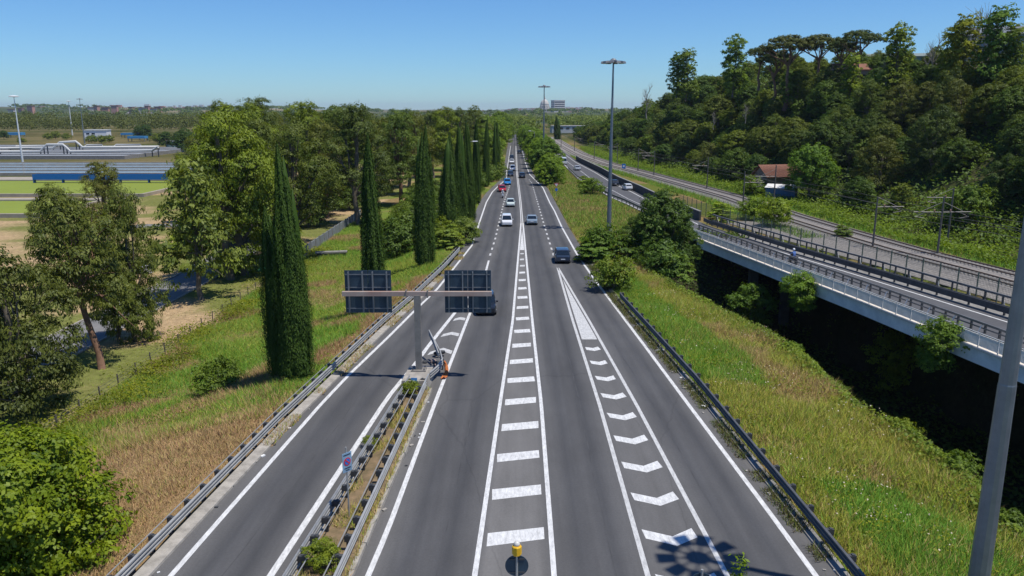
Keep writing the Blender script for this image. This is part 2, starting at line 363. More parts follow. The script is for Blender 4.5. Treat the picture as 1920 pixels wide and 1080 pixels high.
def road_sheet():
    gap = lambda a, b, t: a * (1 - t) + b * t
    A, B, C, E, F_, Gg, Hh, I = fA(ys), fB(ys), fC(ys), fE(ys), fF(ys), fG_(ys), fH_(ys), fI(ys)
    merge = ys > 86
    mid = gap(A, E, 0.5); B = np.where(merge, mid - 0.1, B); C = np.where(merge, mid + 0.1, C)
    tip = ys > 90.5; mr = gap(F_, I, 0.5); Gg = np.where(tip, mr - 0.1, Gg); Hh = np.where(tip, mr + 0.1, Hh)
    Lx = np.minimum(fRL(ys) + 0.05, A - 0.45); Rx = np.maximum(fRR(ys) - 0.1, I + 0.5)
    cols = [(Lx, 0.75), (A, 0.62)]
    def lane(a, b):
        for t, w in ((0.14, 0.46), (0.3, 0.17), (0.42, .26), (0.52, 0.32), (0.7, 0.14), (0.87, 0.44)): cols.append((gap(a, b, t), w))
    lane(A, B); cols.append((B, 0.6)); cols.append((C, 0.75)); lane(C, E)
    cols.append((E, 0.5)); cols.append((gap(E, F_, 0.12), 1.0)); cols.append((gap(E, F_, 0.85), 0.95)); cols.append((F_, 0.5)); lane(F_, Gg)
    cols.append((Gg, 0.6)); cols.append((gap(Gg, Hh, .5), 0.75)); cols.append((Hh, 0.6)); lane(Hh, I); cols.append((I, 0.66)); cols.append((Rx, 0.72))
    X = np.stack([c[0] for c in cols], 1); X = np.maximum.accumulate(X, axis=1)
    Wr = np.array([c[1] for c in cols])[None, :].repeat(len(ys), 0)
    k = X.shape[1]; Y = ys[:, None].repeat(k, 1)
    V = np.stack([X.ravel(), Y.ravel(), np.zeros(X.size)], 1)
    i_, j_ = np.meshgrid(np.arange(k - 1), np.arange(len(ys) - 1)); q = (j_ * k + i_).ravel()
    return npmesh('road', V, np.stack([q, q + 1, q + k + 1, q + k], 1), m_asph, fattr={'wear': Wr.ravel()})
road = tag(link('road', road_sheet()), kind='structure')

m_paint = pbr('road_paint', (0.70, 0.70, 0.68), 0.75, noise=0.0, col2=(0.30, 0.30, 0.295), nscale=2.2)
m_paint_old = pbr('road_paint_worn', (0.58, 0.58, 0.56), 0.8, col2=(0.26, 0.26, 0.26), nscale=2.6)
# streaky wear along the road in the paint
for mm in (m_paint, m_paint_old):
    t = [x for x in mm.node_tree.nodes if x.type == 'TEX_NOISE'][0]; tc = [x for x in mm.node_tree.nodes if x.type == 'TEX_COORD'][0]
    mp = mm.node_tree.nodes.new('ShaderNodeMapping'); mp.inputs['Scale'].default_value = (3.0, 0.8, 1); t.inputs['Roughness'].default_value = 0.8
    mm.node_tree.links.new(tc.outputs['Object'], mp.inputs['Vector']); mm.node_tree.links.new(mp.outputs[0], t.inputs['Vector'])
    r = [x for x in mm.node_tree.nodes if x.type == 'MAP_RANGE'][0]; r.inputs['From Min'].default_value = 0.22; r.inputs['From Max'].default_value = 0.62
ZP = 0.006
def mark_line(f, y0, y1, w, step=2.0, mat=m_paint): return ribbon('edge_line', resample(f, y0, y1, step), w, ZP, mat, road)
mark_line(fA, 8, 214, 0.24); mark_line(fA, 214, 420, 0.2, 10)
mark_line(fB, 8, 84.5, 0.3); mark_line(fC, 8, 84.5, 0.24)
mark_line(fE, 8, 128, 0.22); mark_line(fF, 8, 128, 0.22); mark_line(fE, 128, 420, 0.13, 10); mark_line(fF, 128, 420, 0.13, 10)
mark_line(fG_, 8, 90.5, 0.22, mat=m_paint_old); mark_line(fH_, 8, 90.5, 0.22, mat=m_paint_old)
mark_line(fI, 8, 232, 0.24); mark_line(fI, 232, 420, 0.2, 10)
def quad(name, pts, mat=m_paint, z=ZP):
    MB().add([(x, y, z) for x, y in pts], [tuple(range(len(pts)))]).build(name, mat, road)
# ladder bars of the central hatching, each slanted a little
for k in range(19):
    yc = 99.8 - k * 4.06; a = float(fE(yc)) + 0.28; b = float(fF(yc)) - 0.28; sl = 0.115 * (b - a)
    hw = 0.5 if k > 0 else 0.4
    j = lambda: random.uniform(-0.04, 0.04)
    quad('hatch_bar', [(a + j(), yc - hw - sl + j()), (b + j(), yc - hw + sl + j()), (b + j(), yc + hw + sl + j()), (a + j(), yc + hw - sl + j())], m_paint if k > 2 else m_paint_old)
quad('hatch_wedge', [(float(fE(102.5)) + 0.16, 102.5), (float(fF(102.5)) - 0.16, 102.5), (float(fE(121)) * .5 + float(fF(121)) * .5, 121)])
# chevrons of the gore on the right: the point towards the camera
for k in range(10):
    yc = 58.2 - k * 3.44; a = float(fG_(yc)) + 0.38; b = float(fH_(yc)) - 0.38; m = a * 0.46 + b * 0.54; q = 0.26 * (b - a); hw = 0.38
    ja = lambda: random.uniform(-0.04, 0.04)
    quad('chevron', [(a + ja(), yc - hw + q / 2), (m, yc - hw - q / 2), (b + ja(), yc - hw + q / 2 + .1), (b - .12, yc + hw + q / 2 + .1), (m - .05, yc + hw - q / 2), (a - .08, yc + hw + q / 2)])
quad('gore_wedge', [(float(fG_(60.8)) + 0.25, 60.8), (float(fH_(60.8)) - 0.2, 60.8), (float(fG_(84)) * .5 + float(fH_(84)) * .5, 84)], m_paint_old)
# chevrons of the merging nose behind the sign: the point away from the camera
for k, yc in enumerate((57.6, 62.3, 67.2, 71.6)):
    a = float(fB(yc)) + 0.3; b = float(fC(yc)) - 0.25; m = a * .42 + b * .58; q = 0.55 * (b - a) * (0.75 if k else 1); hw = 0.42
    quad('nose_chevron', [(a, yc - hw - q * .6), (m, yc - hw + q / 2), (b, yc - hw - q * .3), (b + .05, yc + hw - q * .3), (m + .03, yc + hw + q / 2), (a + .15, yc + hw - q * .6)], m_paint_old)
fDL = fx([(-3.06, 86), (-2.79, 99.3), (-2.4, 112.7), (-2.1, 131.5), (-1.7, 155.7), (-0.4, 200), (0.0, 240)])
fDR = fx([(5.4, 90), (5.28, 104), (5.2, 125), (5.1, 200), (3.6, 235)])
quad('lane_dash', [(float(fDL(88)) - .11, 88), (float(fDL(88)) + .13, 88), (float(fDL(95)) + .12, 95), (float(fDL(95)) - .1, 95)])
y = 98.4
while y < 212:
    for f, on in ((fDL, y < 200), (fDR, y < 226)):
        if on:
            a = float(f(y)); b = float(f(y + 1.6)); quad('lane_dash', [(a - .12, y), (a + .12, y), (b + .12, y + 1.6), (b - .12, y + 1.6)], m_paint_old)
    y += 4.3

# ------------------------------------------------------------------ kerbs and median
m_conc = pbr('pale_concrete', (0.42, 0.39, 0.34), 0.9, noise=0.45, nscale=2.0, bump=0.2)
m_conc_d = pbr('grey_concrete', (0.30, 0.29, 0.27), 0.9, noise=0.5, nscale=1.5, bump=0.2)
m_soil = pbr('median_soil', (0.26, 0.18, 0.105), 1.0, col2=(0.12, 0.095, 0.05), nscale=1.8, bump=0.5)
MB().sweep(resample(lambda y: fRL(y) + 0.28, 8, 84, 1.5), [(-0.3, -0.1), (0.3, -0.1), (0.27, 0.1), (-0.3, 0.15)]).build('kerb_left', m_conc)
tag(bpy.data.objects['kerb_left'], kind='structure')
MB().sweep(resample(lambda y: fRR(y) - 0.2, 8, 96, 1.5), [(-0.22, -0.1), (0.25, -0.1), (0.25, 0.1), (-0.18, 0.08)]).build('kerb_right', m_conc_d)
tag(bpy.data.objects['kerb_right'], kind='structure')
ym = np.arange(8, 49.3, 1.0)
def median_sheet():
    V = []; 
    for i, y in enumerate(ym):
        a = float(fML(y)) - 0.12; b = float(fMR(y)) + 0.32
        for t in np.linspace(0, 1, 7): V.append((a * (1 - t) + b * t, y, 0.14 + 0.05 * random.uniform(-1, 1) * (0 < t < 1)))
    n = 7; Fq = [(j * n + i, j * n + i + 1, (j + 1) * n + i + 1, (j + 1) * n + i) for j in range(len(ym) - 1) for i in range(n - 1)]
    return npmesh('median_strip', V, Fq, m_soil, smooth=True)
ms = tag(link('median_strip', median_sheet()), kind='structure')
for f, s in ((lambda y: fML(y) - 0.12, -1), (lambda y: fMR(y) + 0.32, 1)):
    yy = 8.0
    while yy < 49:      # kerb stones, one by one
        L_ = 1.0 - 0.03; p0 = (float(f(yy)), yy); p1 = (float(f(yy + L_)), yy + L_)
        mb = MB(); w = 0.11 + random.uniform(-.015, .015); h = 0.16 + random.uniform(-.015, .02); o = random.uniform(-.02, .02)
        mb.add([(p0[0] - w + o, p0[1], -.05), (p0[0] + w + o, p0[1], -.05), (p1[0] + w + o, p1[1], -.05), (p1[0] - w + o, p1[1], -.05), (p0[0] - w * .9 + o, p0[1], h), (p0[0] + w * .8 + o, p0[1], h), (p1[0] + w * .8 + o, p1[1], h), (p1[0] - w * .9 + o, p1[1], h)],
               [(3, 2, 1, 0), (4, 5, 6, 7), (0, 1, 5, 4), (1, 2, 6, 5), (2, 3, 7, 6), (3, 0, 4, 7)])
        mb.build('kerb_stone', m_conc, ms); yy += 1.0

# ------------------------------------------------------------------ guardrails
m_galv = pbr('galvanised_steel', (0.46, 0.46, 0.44), 0.5, 0.35, noise=0.35, nscale=1.2, spec=0.5)
m_galv_d = pbr('dark_steel', (0.085, 0.09, 0.095), 0.65, 0.2, noise=0.4, nscale=3)
m_galv_r = pbr('weathered_rail', (0.17, 0.175, 0.18), 0.6, 0.3, noise=0.45, nscale=1.2)
WAVE = [(0.0, 0.40), (0.075, 0.42), (0.085, 0.48), (0.005, 0.52), (0.005, 0.56), (0.085, 0.60), (0.09, 0.66), (0.005, 0.70), (0.005, 0.74), (0.085, 0.78), (0.08, 0.84), (0.0, 0.87), (-0.012, 0.86), (0.06, 0.83), (0.06, 0.79), (-0.012, 0.745), (-0.012, 0.695), (0.06, 0.655), (0.06, 0.605), (-0.012, 0.565), (-0.012, 0.515), (0.06, 0.475), (0.06, 0.43), (-0.012, 0.41)]
def guardrail(name, label, f, y0, y1, side, sp=1.5, mat=None, rod=True, zf=None, cat='guardrail', spacer=True):
    """side +1: the wave faces right"""
    mat = mat or m_galv
    t = thing(name, label, cat, (0, 0, 0))
    P = [(a, b, (zf(a, b) if zf else 0)) for a, b, c in resample(f, y0, y1, 1.5)]
    prof = [(-a if side < 0 else a, b) for a, b in WAVE]
    if side < 0: prof = prof[::-1]
    MB().sweep(P, prof).build('beam', mat, t)
    pm = MB().box(-.05, .05, -.07, .07, -.7, .84).mesh('post', m_galv_d)
    sm = MB().box(-.36, -.02, -.09, .09, .52, .80).mesh('spacer', m_galv_d)
    n = int((y1 - y0) / sp)
    rodp = []
    for i in range(n + 1):
        y = y0 + i * sp; x = float(f(y)); dx = float(f(y + .5) - f(y - .5)); rz = -math.atan2(dx, 1.0); z = zf(x, y) if zf else 0
        off = Matrix.Rotation(rz, 3, 'Z') @ Vector((-0.42 * side, 0, 0))
        link('post', pm, t, (x + off.x * .55, y + off.y * .55, z), (0, 0, rz))
        if spacer: link('spacer', sm, t, (x, y, z), (0, 0, rz + (math.pi if side < 0 else 0)))
        rodp.append((x + off.x, y + off.y, z + 0.76))
    if rod: MB().tube(rodp, 0.025, 5).build('tie_rod', m_galv, t)
    return t
guardrail('guardrail', 'triple-wave steel guardrail along the grassy bank left of the slip road', fRL, 10, 100, 1)
guardrail('guardrail', 'steel guardrail on the slip-road side of the planted median', fML, 10, 49.6, -1)
guardrail('guardrail', 'steel guardrail on the main-road side of the planted median', fMR, 10, 49.9, 1)
guardrail('guardrail', 'dark weathered guardrail along the right-hand verge of the main road', fRR, 10, 74, -1, 2.0, m_galv_r, rod=False)

# dark tar seams wandering along the lanes
m_tar = pbr('tar_seam', (0.045, 0.045, 0.046), 0.8, col2=(0.085, 0.085, 0.086), nscale=0.5)
for fa, fb, t, y0, y1, ph in ((fA, fB, .52, 10, 62, 0.0), (fC, fE, .62, 10, 84, 1.7), (fF, fG_, .66, 12, 88, 3.1), (fH_, fI, .30, 12, 60, 4.0)):
    P_ = [(float(fa(q)) * (1 - t) + float(fb(q)) * t + .05 * math.sin(q * .21 + ph) + .025 * math.sin(q * .9 + ph), float(q)) for q in np.arange(y0, y1, .8)]
    ribbon('tar_seam', P_, .045, 0.003, m_tar, road)
# ------------------------------------------------------------------ slip-road bridge
m_girder = pbr('girder_paint', (0.86, 0.86, 0.83), 0.6, col2=(0.58, 0.60, 0.60), nscale=0.5)
m_ledge = pbr('ledge_concrete', (0.72, 0.66, 0.57), 0.9, noise=0.25, nscale=2.0)
m_white = pbr('white_paint', (0.78, 0.78, 0.76), 0.5, noise=0.12, nscale=2)
m_bar = pbr('railing_paint', (0.80, 0.79, 0.74), 0.55, noise=0.2, nscale=2)
m_rust = pbr('rusty_red', (0.36, 0.13, 0.09), 0.8, noise=0.4, nscale=3)
m_dark = pbr('dark_concrete', (0.10, 0.10, 0.095), 0.95, noise=0.5, nscale=1.2)
m_asph2 = pbr('slip_asphalt', (0.105, 0.105, 0.108), 0.9, noise=0.25, nscale=0.6)
YB0, YB1 = 30.0, 117.0
br = thing('slip_road_bridge', 'pale blue girder bridge carrying the slip road above the shaded ravine', 'bridge')
yb = np.arange(YB0, YB1 + 1, 1.5)
fWr = lambda y: fW(y) + 1.0
link('carriageway', strip_mesh('carriageway', lambda y: fL(y) + 1.7, fWr, yb, 0.0, m_asph2), br)
PB = [(float(fL(y)), float(y), 0) for y in yb]
MB().sweep(PB, [(0.05, -1.25), (0.40, -1.25), (0.40, -0.12), (0.05, -0.12)]).build('girder', m_girder, br)
MB().sweep(PB, [(-0.12, -0.118), (1.4, -0.118), (1.4, 0.12), (-0.12, 0.05)]).build('walkway', m_ledge, br)
MB().sweep(PB, [(1.42, -0.118), (1.72, -0.118), (1.72, 0.16), (1.42, 0.16)]).build('kerb', m_conc_d, br)
link('deck_soffit_shade', strip_mesh('deck_soffit_shade', lambda y: fL(y) + 0.1, lambda y: np.maximum(fW(y) + 3.4, fFence(y) + .3), yb, -0.5, m_dark), br)  # soffit widened out to the fence, an added sheet keeping sun off the ravine
MB().sweep([(float(fW(y)) + 3.2, float(y), 0) for y in yb], [(0, -1.3), (.3, -1.3), (.3, -.1), (0, -.1)]).build('girder', m_girder, br)
MB().sweep([(float(fW(y)) + 1.0, float(y), 0) for y in yb], [(0.0, -0.3), (2.3, -0.3), (2.3, 0.10), (0, 0.10)]).build('verge_slab', m_conc_d, br)
ribbon('edge_line', resample(fW, YB0, 128, 3), 0.22, 0.008, m_paint, br)
ribbon('edge_line', resample(lambda y: fL(y) + 2.1, YB0, YB1, 3), 0.15, 0.008, m_paint_old, br)
for y in (36, 100):
    x0 = float(fL(y)) + 1.2; x1 = float(fW(y)) + 1.8
    M = MB().box(x0, x1, y - .5, y + .5, -1.9, -1.3).box(x0 + .8, x0 + 1.9, y - .4, y + .4, -13, -1.9).box(x1 - 1.9, x1 - .8, y - .4, y + .4, -13, -1.9)
    M.build('pier', m_dark, br)
# pedestrian parapet
pr = thing('parapet_railing', 'pale barred pedestrian railing along the outer edge of the bridge', 'railing')
postm = MB().box(-.035, .035, -.035, .035, .0, 1.12).mesh('post', m_bar)
pan = MB()
for k in range(1, 17): pan.box(-.012, .012, k * .118 - .046, k * .118 + .046, .14, 1.0)
panm = pan.mesh('bar_panel', m_bar)
f0 = lambda y: fL(y) + 0.1
y = YB0 + .5
while y < YB1 - 1:
    a = Vector((float(f0(y)), y, 0.08)); b = Vector((float(f0(y + 2)), y + 2, 0.08)); d = b - a; rz = -math.atan2(d.x, d.y)
    link('post', postm, pr, a, (0, 0, rz)); link('bar_panel', panm, pr, a, (0, 0, rz)); y += 2.0
MB().tube([(float(f0(q)), q, 1.2) for q in np.arange(YB0, YB1, 2)], 0.035, 6).build('top_rail', m_bar, pr)
MB().tube([(float(f0(q)) + .05, q, 1.06) for q in np.arange(YB0, YB1, 2)], 0.022, 5).build('second_rail', m_bar, pr)
MB().tube([(float(f0(q)), q, 0.2) for q in np.arange(YB0, YB1, 2)], 0.022, 5).build('bottom_rail', m_bar, pr)
def barrier(name, label, f, y0, y1, rails, ph, sp, mat, pmat, strut=None, cat='guardrail'):
    t = thing(name, label, cat); P = [(float(f(q)), float(q), 0.1) for q in np.arange(y0, y1, 1.5)]
    for z0, z1, w in rails: MB().sweep(P, [(-w, z0), (w, z0), (w, z1), (-w, z1)]).build('beam', mat, t)
    pm = MB().box(-.07, .07, -.07, .07, 0, ph).mesh('post', pmat)
    st = MB().tube([(0, 0, ph * .95), (0.25, 0, ph * .7), (0.62, 0, 0.0)], .05, 5).mesh('strut', m_bar) if strut else None
    y = y0; i = 0
    while y < y1 - 1:
        rz = -math.atan2(float(f(y + 1) - f(y - 1)), 2.0)
        link('post', pm, t, (float(f(y)) + 0.1, y, 0.1), (0, 0, rz))
        if st and i % 2 == 0: link('strut', st, t, (float(f(y)) + .1, y + .3, 0.1), (0, 0, rz + (math.pi if strut < 0 else 0)))
        y += sp; i += 1
    return t
barrier('guardrail', 'grey two-rail guardrail between the bridge footway and its traffic lane', lambda y: fL(y) + 1.57, YB0, YB1, [(.45, .66, .05), (.98, 1.08, .04), (1.32, 1.50, .09)], 1.48, 1.5, m_galv_r, m_galv_d, strut=-1)
barrier('guardrail', 'low dark solid guardrail beside the white line of the bridge lane', lambda y: fW(y) + 1.15, YB0, 128, [(.30, .85, .05)], .8, 2.0, m_galv_d, m_galv_d)
barrier('guardrail', 'taller open guardrail with pale struts in front of the mesh fence', lambda y: fW(y) + 2.6, YB0, 128, [(.35, .55, .04), (1.32, 1.5, .10)], 1.45, 2.0, m_galv_r, m_galv_d, strut=1)
# mesh fence towards the railway
m_fence = pbr('green_fence', (0.10, 0.14, 0.11), 0.6, noise=0.2)
fe = thing('mesh_fence', 'green wire mesh fence between the bridge and the railway', 'fence')
fpm = MB().box(-.05, .05, -.05, .05, -.2, 2.4).mesh('post', m_fence)
fm = MB()
for k in range(14): fm.box(-.006, .006, k * .18 - .009, k * .18 + .009, 0.05, 2.3)
for k in range(12): fm.box(-.006, .006, 0, 2.5, 0.1 + k * .19 - .006, .1 + k * .19 + .006)
fmm = fm.mesh('mesh_panel', m_fence)
y = 36.0
while y < 150:
    a = Vector((float(fFence(y)), y, 0)); b = Vector((float(fFence(y + 2.5)), y + 2.5, 0)); d = b - a; rz = -math.atan2(d.x, d.y)
    link('post', fpm, fe, a, (0, 0, rz)); link('mesh_panel', fmm, fe, a, (0, 0, rz)); y += 2.5
# carriageway beyond the bridge
yc = np.arange(YB1, 420, 3.0)
cw = tag(link('carriageway', strip_mesh('carriageway', lambda y: fL(y) + 0.2, lambda y: fW(y) + 1.2, yc, 0.004, m_asph2)), kind='structure')
for f, y0, y1, w in ((lambda y: fL(y) + .6, YB1, 400, .2), (fW, 128, 400, .2), (lambda y: fL(y) * .5 + fW(y) * .5, 150, 400, .14)): ribbon('edge_line', resample(f, y0, y1, 5), w, 0.012, m_paint, cw)
barrier('guardrail', 'far stretch of guardrail dividing the verge from the side carriageway', lambda y: fL(y) + 0.1, 140, 250, [(.5, .82, .05)], .8, 3.0, m_galv_r, m_galv_d)
wl_ = thing('retaining_wall', 'low dark wall on the far side of the side carriageway', 'wall')
MB().sweep(resample(lambda y: fW(y) + 1.5, 131, 300, 4), [(0, -.3), (.3, -.3), (.3, 1.5), (0, 1.5)]).build('wall_body', m_dark, wl_)
MB().sweep(resample(lambda y: fW(y) + 1.5, 131, 300, 4), [(-.06, 1.502), (.36, 1.502), (.36, 1.62), (-.06, 1.62)]).build('coping', m_conc_d, wl_)

# ------------------------------------------------------------------ railway
m_ball = pbr('ballast', (0.31, 0.285, 0.255), 1.0, col2=(0.16, 0.145, 0.13), nscale=2.5, bump=0.8)
m_rail = pbr('rail_steel', (0.24, 0.17, 0.13), 0.5, 0.5, noise=0.3)
m_slp = pbr('concrete_sleeper', (0.36, 0.34, 0.31), 0.9, noise=0.35, nscale=1)
PT = resample(fT, 45, 560, 3.0)
rb = MB().sweep(PT, [(-4.9, -.1), (4.6, -.1), (3.9, .22), (-4.1, .22)]).build('railway_ballast', m_ball); tag(rb, kind='structure')
yg = np.arange(58, 132, 2.0)
tag(link('railway_yard', strip_mesh('railway_yard', lambda y: fFence(y) + .5, lambda y: fT(y) - 3.9 - 2.5 * sstep(112, 130, y), yg, 0.05, m_ball)), kind='structure')
slm = MB().box(-1.2, 1.2, -.13, .13, .16, .30).mesh('sleeper', m_slp)
for off, lb in ((-2.1, 'railway track on the bridge side of the ballast bed'), (2.1, 'railway track on the hill side of the ballast bed')):
    t = thing('railway_track', lb, 'railway track', group=None)
    for s in (-.75, .75): MB().sweep(PT, [(off + s - .04, .29), (off + s + .04, .29), (off + s + .04, .46), (off + s - .04, .46)]).build('rail', m_rail, t)
    y = 62.0; n = 0
    while n < 290:
        dx = float(fT(y + 1) - fT(y - 1)) / 2; rz = -math.atan(dx); n += 1
        o = link('sleeper', slm, t, (float(fT(y)) + off * math.cos(rz), y + off * math.sin(rz), 0), (0, 0, rz)); y += .62
m_pole = pbr('catenary_pole', (0.15, 0.14, 0.125), 0.7, 0.2, noise=0.3)
m_arm = pbr('catenary_arm', (0.40, 0.37, 0.33), 0.6, 0.3, noise=0.3)
m_ins = pbr('insulator', (0.30, 0.16, 0.10), 0.4)
def catenary(u, v, h, label, arms=(1,), zt=5.6, stripe=False):
    x, y = G(u, v, 0)
    t = thing('catenary_pole', label, 'catenary pole', (x, y, 0), group='poles along the railway')
    MB().tube([(0, 0, -.3), (0, 0, h)], [.15, .10], 8).build('pole', m_pole, t)
    MB().box(-.35, .35, -.35, .35, -.3, .35).build('footing', m_conc_d, t)
    for s in arms:
        MB().tube([(0, 0, zt), (s * 3.6, 0, zt + .05)], .055, 6).build('arm', m_arm, t)
        MB().tube([(0, 0, zt + 1.3), (s * 2.6, 0, zt + .12)], .025, 5).build('stay_rod', m_arm, t)
        MB().tube([(s * 2.2, 0, zt - .05), (s * 2.9, 0, zt - .35), (s * 3.4, 0, zt - .55), (s * 2.2, 0, zt - .75)], .03, 5).build('registration_arm', m_arm, t)
        MB().lathe([(.05, 0), (.11, .04), (.05, .1), (.11, .16), (.05, .22), (.1, .28), (.04, .34)], 8, (s * 1.0, 0, zt + .02)).build('insulator', m_ins, t)
    if stripe:
        for k in range(6): MB().tube([(0, 0, .5 + k * .4), (0, 0, .7 + k * .4)], .17, 8).build('warning_band', m_white, t)
    return t
catenary(1636, 466, 6.9, 'slim railway pole with one arm reaching over the track, near the small trackside bush', (1,))
catenary(1757, 480, 7.6, 'railway pole with crossarms on both sides, tallest of the close pair', (1, -1))
catenary(1776, 455, 7.6, 'railway pole standing just behind the double-armed pole', (-1,), 6.3)
catenary(1392, 398, 7.4, 'railway pole with an arm pointing at the tile-roofed hut', (1,), 5.4)
catenary(1449, 400, 8.6, 'tall railway pole with black and white bands at its foot before the blue shed', (-1,), 6.6, True)
catenary(1325, 356, 7.6, 'railway pole standing left of the green shrubs before the hut', (-1,), 5.6)
catenary(1226, 330, 7.0, 'railway pole beyond the big roadside bush, at the foot of the woods', (-1,), 5.6)
catenary(1196, 322, 7.0, 'railway pole close behind the blue trackside sign', (1,), 5.6)
catenary(1157, 306, 7.0, 'far railway pole seen just right of the tall lighting mast', (-1,), 5.6)
catenary(1114, 300, 7.0, 'far railway pole seen just left of the tall lighting mast', (1,), 5.6)
catenary(1077, 284, 7.0, 'railway pole above the white van on the side carriageway', (1,), 5.6)
catenary(1052, 276, 7.0, 'most distant railway pole where the tracks vanish behind trees', (1,), 5.6)
wire = thing('contact_wire', 'thin overhead wire sagging along the railway', 'overhead wire')
for off, z in ((-2.1, 5.2), (2.1, 5.2), (-2.1, 6.2), (2.1, 6.2)):
    MB().tube([(float(fT(q)) + off, q, z - .25 * math.sin((q % 40) / 40 * math.pi)) for q in np.arange(60, 360, 8.0)], .026, 4).build('wire', m_dark, wire)
# blue sign by the track
def post_sign(name, label, x, y, z, h, draw, cat='sign', post=.04, rz=0.0, pm=None):
    t = thing(name, label, cat, (x, y, z), rz)
    MB().tube([(0, 0, -.3), (0, 0, h)], post, 8).build('post', pm or m_galv, t)
    draw(t); return t
m_blue = pbr('sign_blue', (0.02, 0.16, 0.55), 0.4); m_red = pbr('sign_red', (0.55, 0.03, 0.04), 0.4); m_sback = pbr('sign_back', (0.045, 0.078, 0.112), 0.5, 0.3, noise=0.3)
def d_blue(t):
    MB().box(-.5, .5, -.07, -.045, 2.0, 3.3).build('panel', m_blue, t); MB().box(-.22, .22, -.078, -.072, 2.4, 2.9).build('pictogram', m_white, t)
x, y = G(1169, 329, 0); post_sign('blue_sign', 'small blue sign with a white mark on a post beside the railway', x, y, 0, 3.2, d_blue)
def d_yield(t):
    MB().add([(-.55, -.06, 3.2), (.55, -.06, 3.2), (0, -.06, 2.25), (-.55, -.03, 3.2), (.55, -.03, 3.2), (0, -.03, 2.25)], [(0, 2, 1), (3, 4, 5), (0, 1, 4, 3), (1, 2, 5, 4), (2, 0, 3, 5)]).build('triangle', m_red, t)
    MB().add([(-.36, -.066, 3.09), (.36, -.066, 3.09), (0, -.066, 2.47)], [(0, 2, 1)]).build('face', m_white, t)
    MB().lathe([(.3, 0), (.3, .03)], 20).build('disc', m_blue, t, (0, -.03, 1.85), (math.pi / 2, 0, 0))
x, y = G(1043, 372, 0); post_sign('yield_sign', 'white and red yield triangle above a round blue plate on the verge', x, y, 0, 3.3, d_yield, 'traffic sign')

# ------------------------------------------------------------------ high lighting masts
m_mast = pbr('mast_steel', (0.24, 0.27, 0.30), 0.45, 0.5, noise=0.25, nscale=1.5, spec=0.5)
m_mastw = pbr('mast_white', (0.66, 0.68, 0.68), 0.5, noise=0.15)
m_lamp = pbr('lamp_housing', (0.20, 0.21, 0.22), 0.5, 0.3); m_lens = pbr('lamp_lens', (0.7, 0.7, 0.66), 0.2)
def mast(label, x, y, h, mat, r0=.37, white=False):
    z = tz(x, y)
    t = thing('lighting_mast', label, 'lighting mast', (x, y, z))
    MB().tube([(0, 0, -.5), (0, 0, h * .35), (0, 0, h * .352), (0, 0, h * .68), (0, 0, h * .682), (0, 0, h)], [r0, r0 * .76, r0 * .73, r0 * .52, r0 * .49, r0 * .32], 12).build('pole', mat, t)
    MB().lathe([(r0 + .25, -.1), (r0 + .25, .15), (r0 * 1.05, .35)], 12).build('base_flange', m_conc_d, t)
    if white:
        MB().lathe([(.2, -.3), (1.7, -.12), (1.95, .05), (1.7, .25), (.3, .5)], 24, (0, 0, h)).build('lamp_crown', m_mastw, t)
    else:
        MB().lathe([(.35, 0), (.5, .1), (.5, .35), (.2, .6)], 12, (0, 0, h)).build('hub', m_lamp, t)
        for k in range(10):
            a = 2 * math.pi * k / 10
            o = MB().tube([(.3, 0, .1), (1.05, 0, .12)], .05, 6).build('bracket', m_lamp, t, (0, 0, h), (0, 0, a))
            l_ = MB().add([(.95, -.32, .02), (1.85, -.36, -.12), (1.85, .36, -.12), (.95, .32, .02), (1.0, -.24, .26), (1.75, -.26, .16), (1.75, .26, .16), (1.0, .24, .26)], [(3, 2, 1, 0), (4, 5, 6, 7), (0, 1, 5, 4), (1, 2, 6, 5), (2, 3, 7, 6), (3, 0, 4, 7)]).build('luminaire', m_lamp, t, (0, 0, h), (0, 0, a))
            MB().box(1.05, 1.7, -.24, .24, -.13, -.1).build('lens', m_lens, l_)
    return t
mast('tall steel lighting mast cut by the right edge, rising past the bridge', 16.8, 25.2, 26.0, m_mast)
mast('tall steel lighting mast on the grass verge beside the main road', 14.9, 119.6, 25.4, m_mast)
xx, yy = G(1019, 322, 0); mast('second lighting mast further along the verge, in front of the far dome', xx, yy, D(1019, 163, yy)[2], m_mast)
xx, yy = G(43, 307, -3); mast('white lighting mast with a flat round head beside the settling tanks', xx, yy, D(26, 181, yy)[2] + 3, m_mastw, .42, True)
xx, yy = G(136, 254, -3); mast('distant white lighting mast rising behind the pipes', xx, yy, D(130, 190, yy)[2] + 3, m_mastw, .6, True)
xx, yy = G(159, 270, -3); mast('thin grey lighting mast left of the white plant building', xx, yy, D(150, 186, yy)[2] + 3, m_mast, .4)
def street_lamp(label, x, y, h, arm):
    t = thing('street_lamp', label, 'street lamp', (x, y, tz(x, y)))
    MB().tube([(0, 0, -.2), (0, 0, h * .6), (0, 0, h)], [.11, .085, .06], 8).build('pole', m_galv, t)
    MB().tube([(0, 0, h), (arm * .6, 0, h + .25), (arm * 1.4, 0, h + .3)], .04, 6).build('arm', m_galv, t)
    MB().add([(arm * 1.2, -.2, h + .22), (arm * 2.2, -.18, h + .28), (arm * 2.2, .18, h + .28), (arm * 1.2, .2, h + .22), (arm * 1.25, -.14, h + .4), (arm * 2.1, -.1, h + .4), (arm * 2.1, .1, h + .4), (arm * 1.25, .14, h + .4)], [(3, 2, 1, 0), (4, 5, 6, 7), (0, 1, 5, 4), (1, 2, 6, 5), (2, 3, 7, 6), (3, 0, 4, 7)]).build('lamp_head', m_mastw, t)
x_, y_, z_ = D(874, 268, 150); street_lamp('street lamp with a white head poking out between roadside cypresses', x_, y_, z_ - tz(x_, y_), 1)
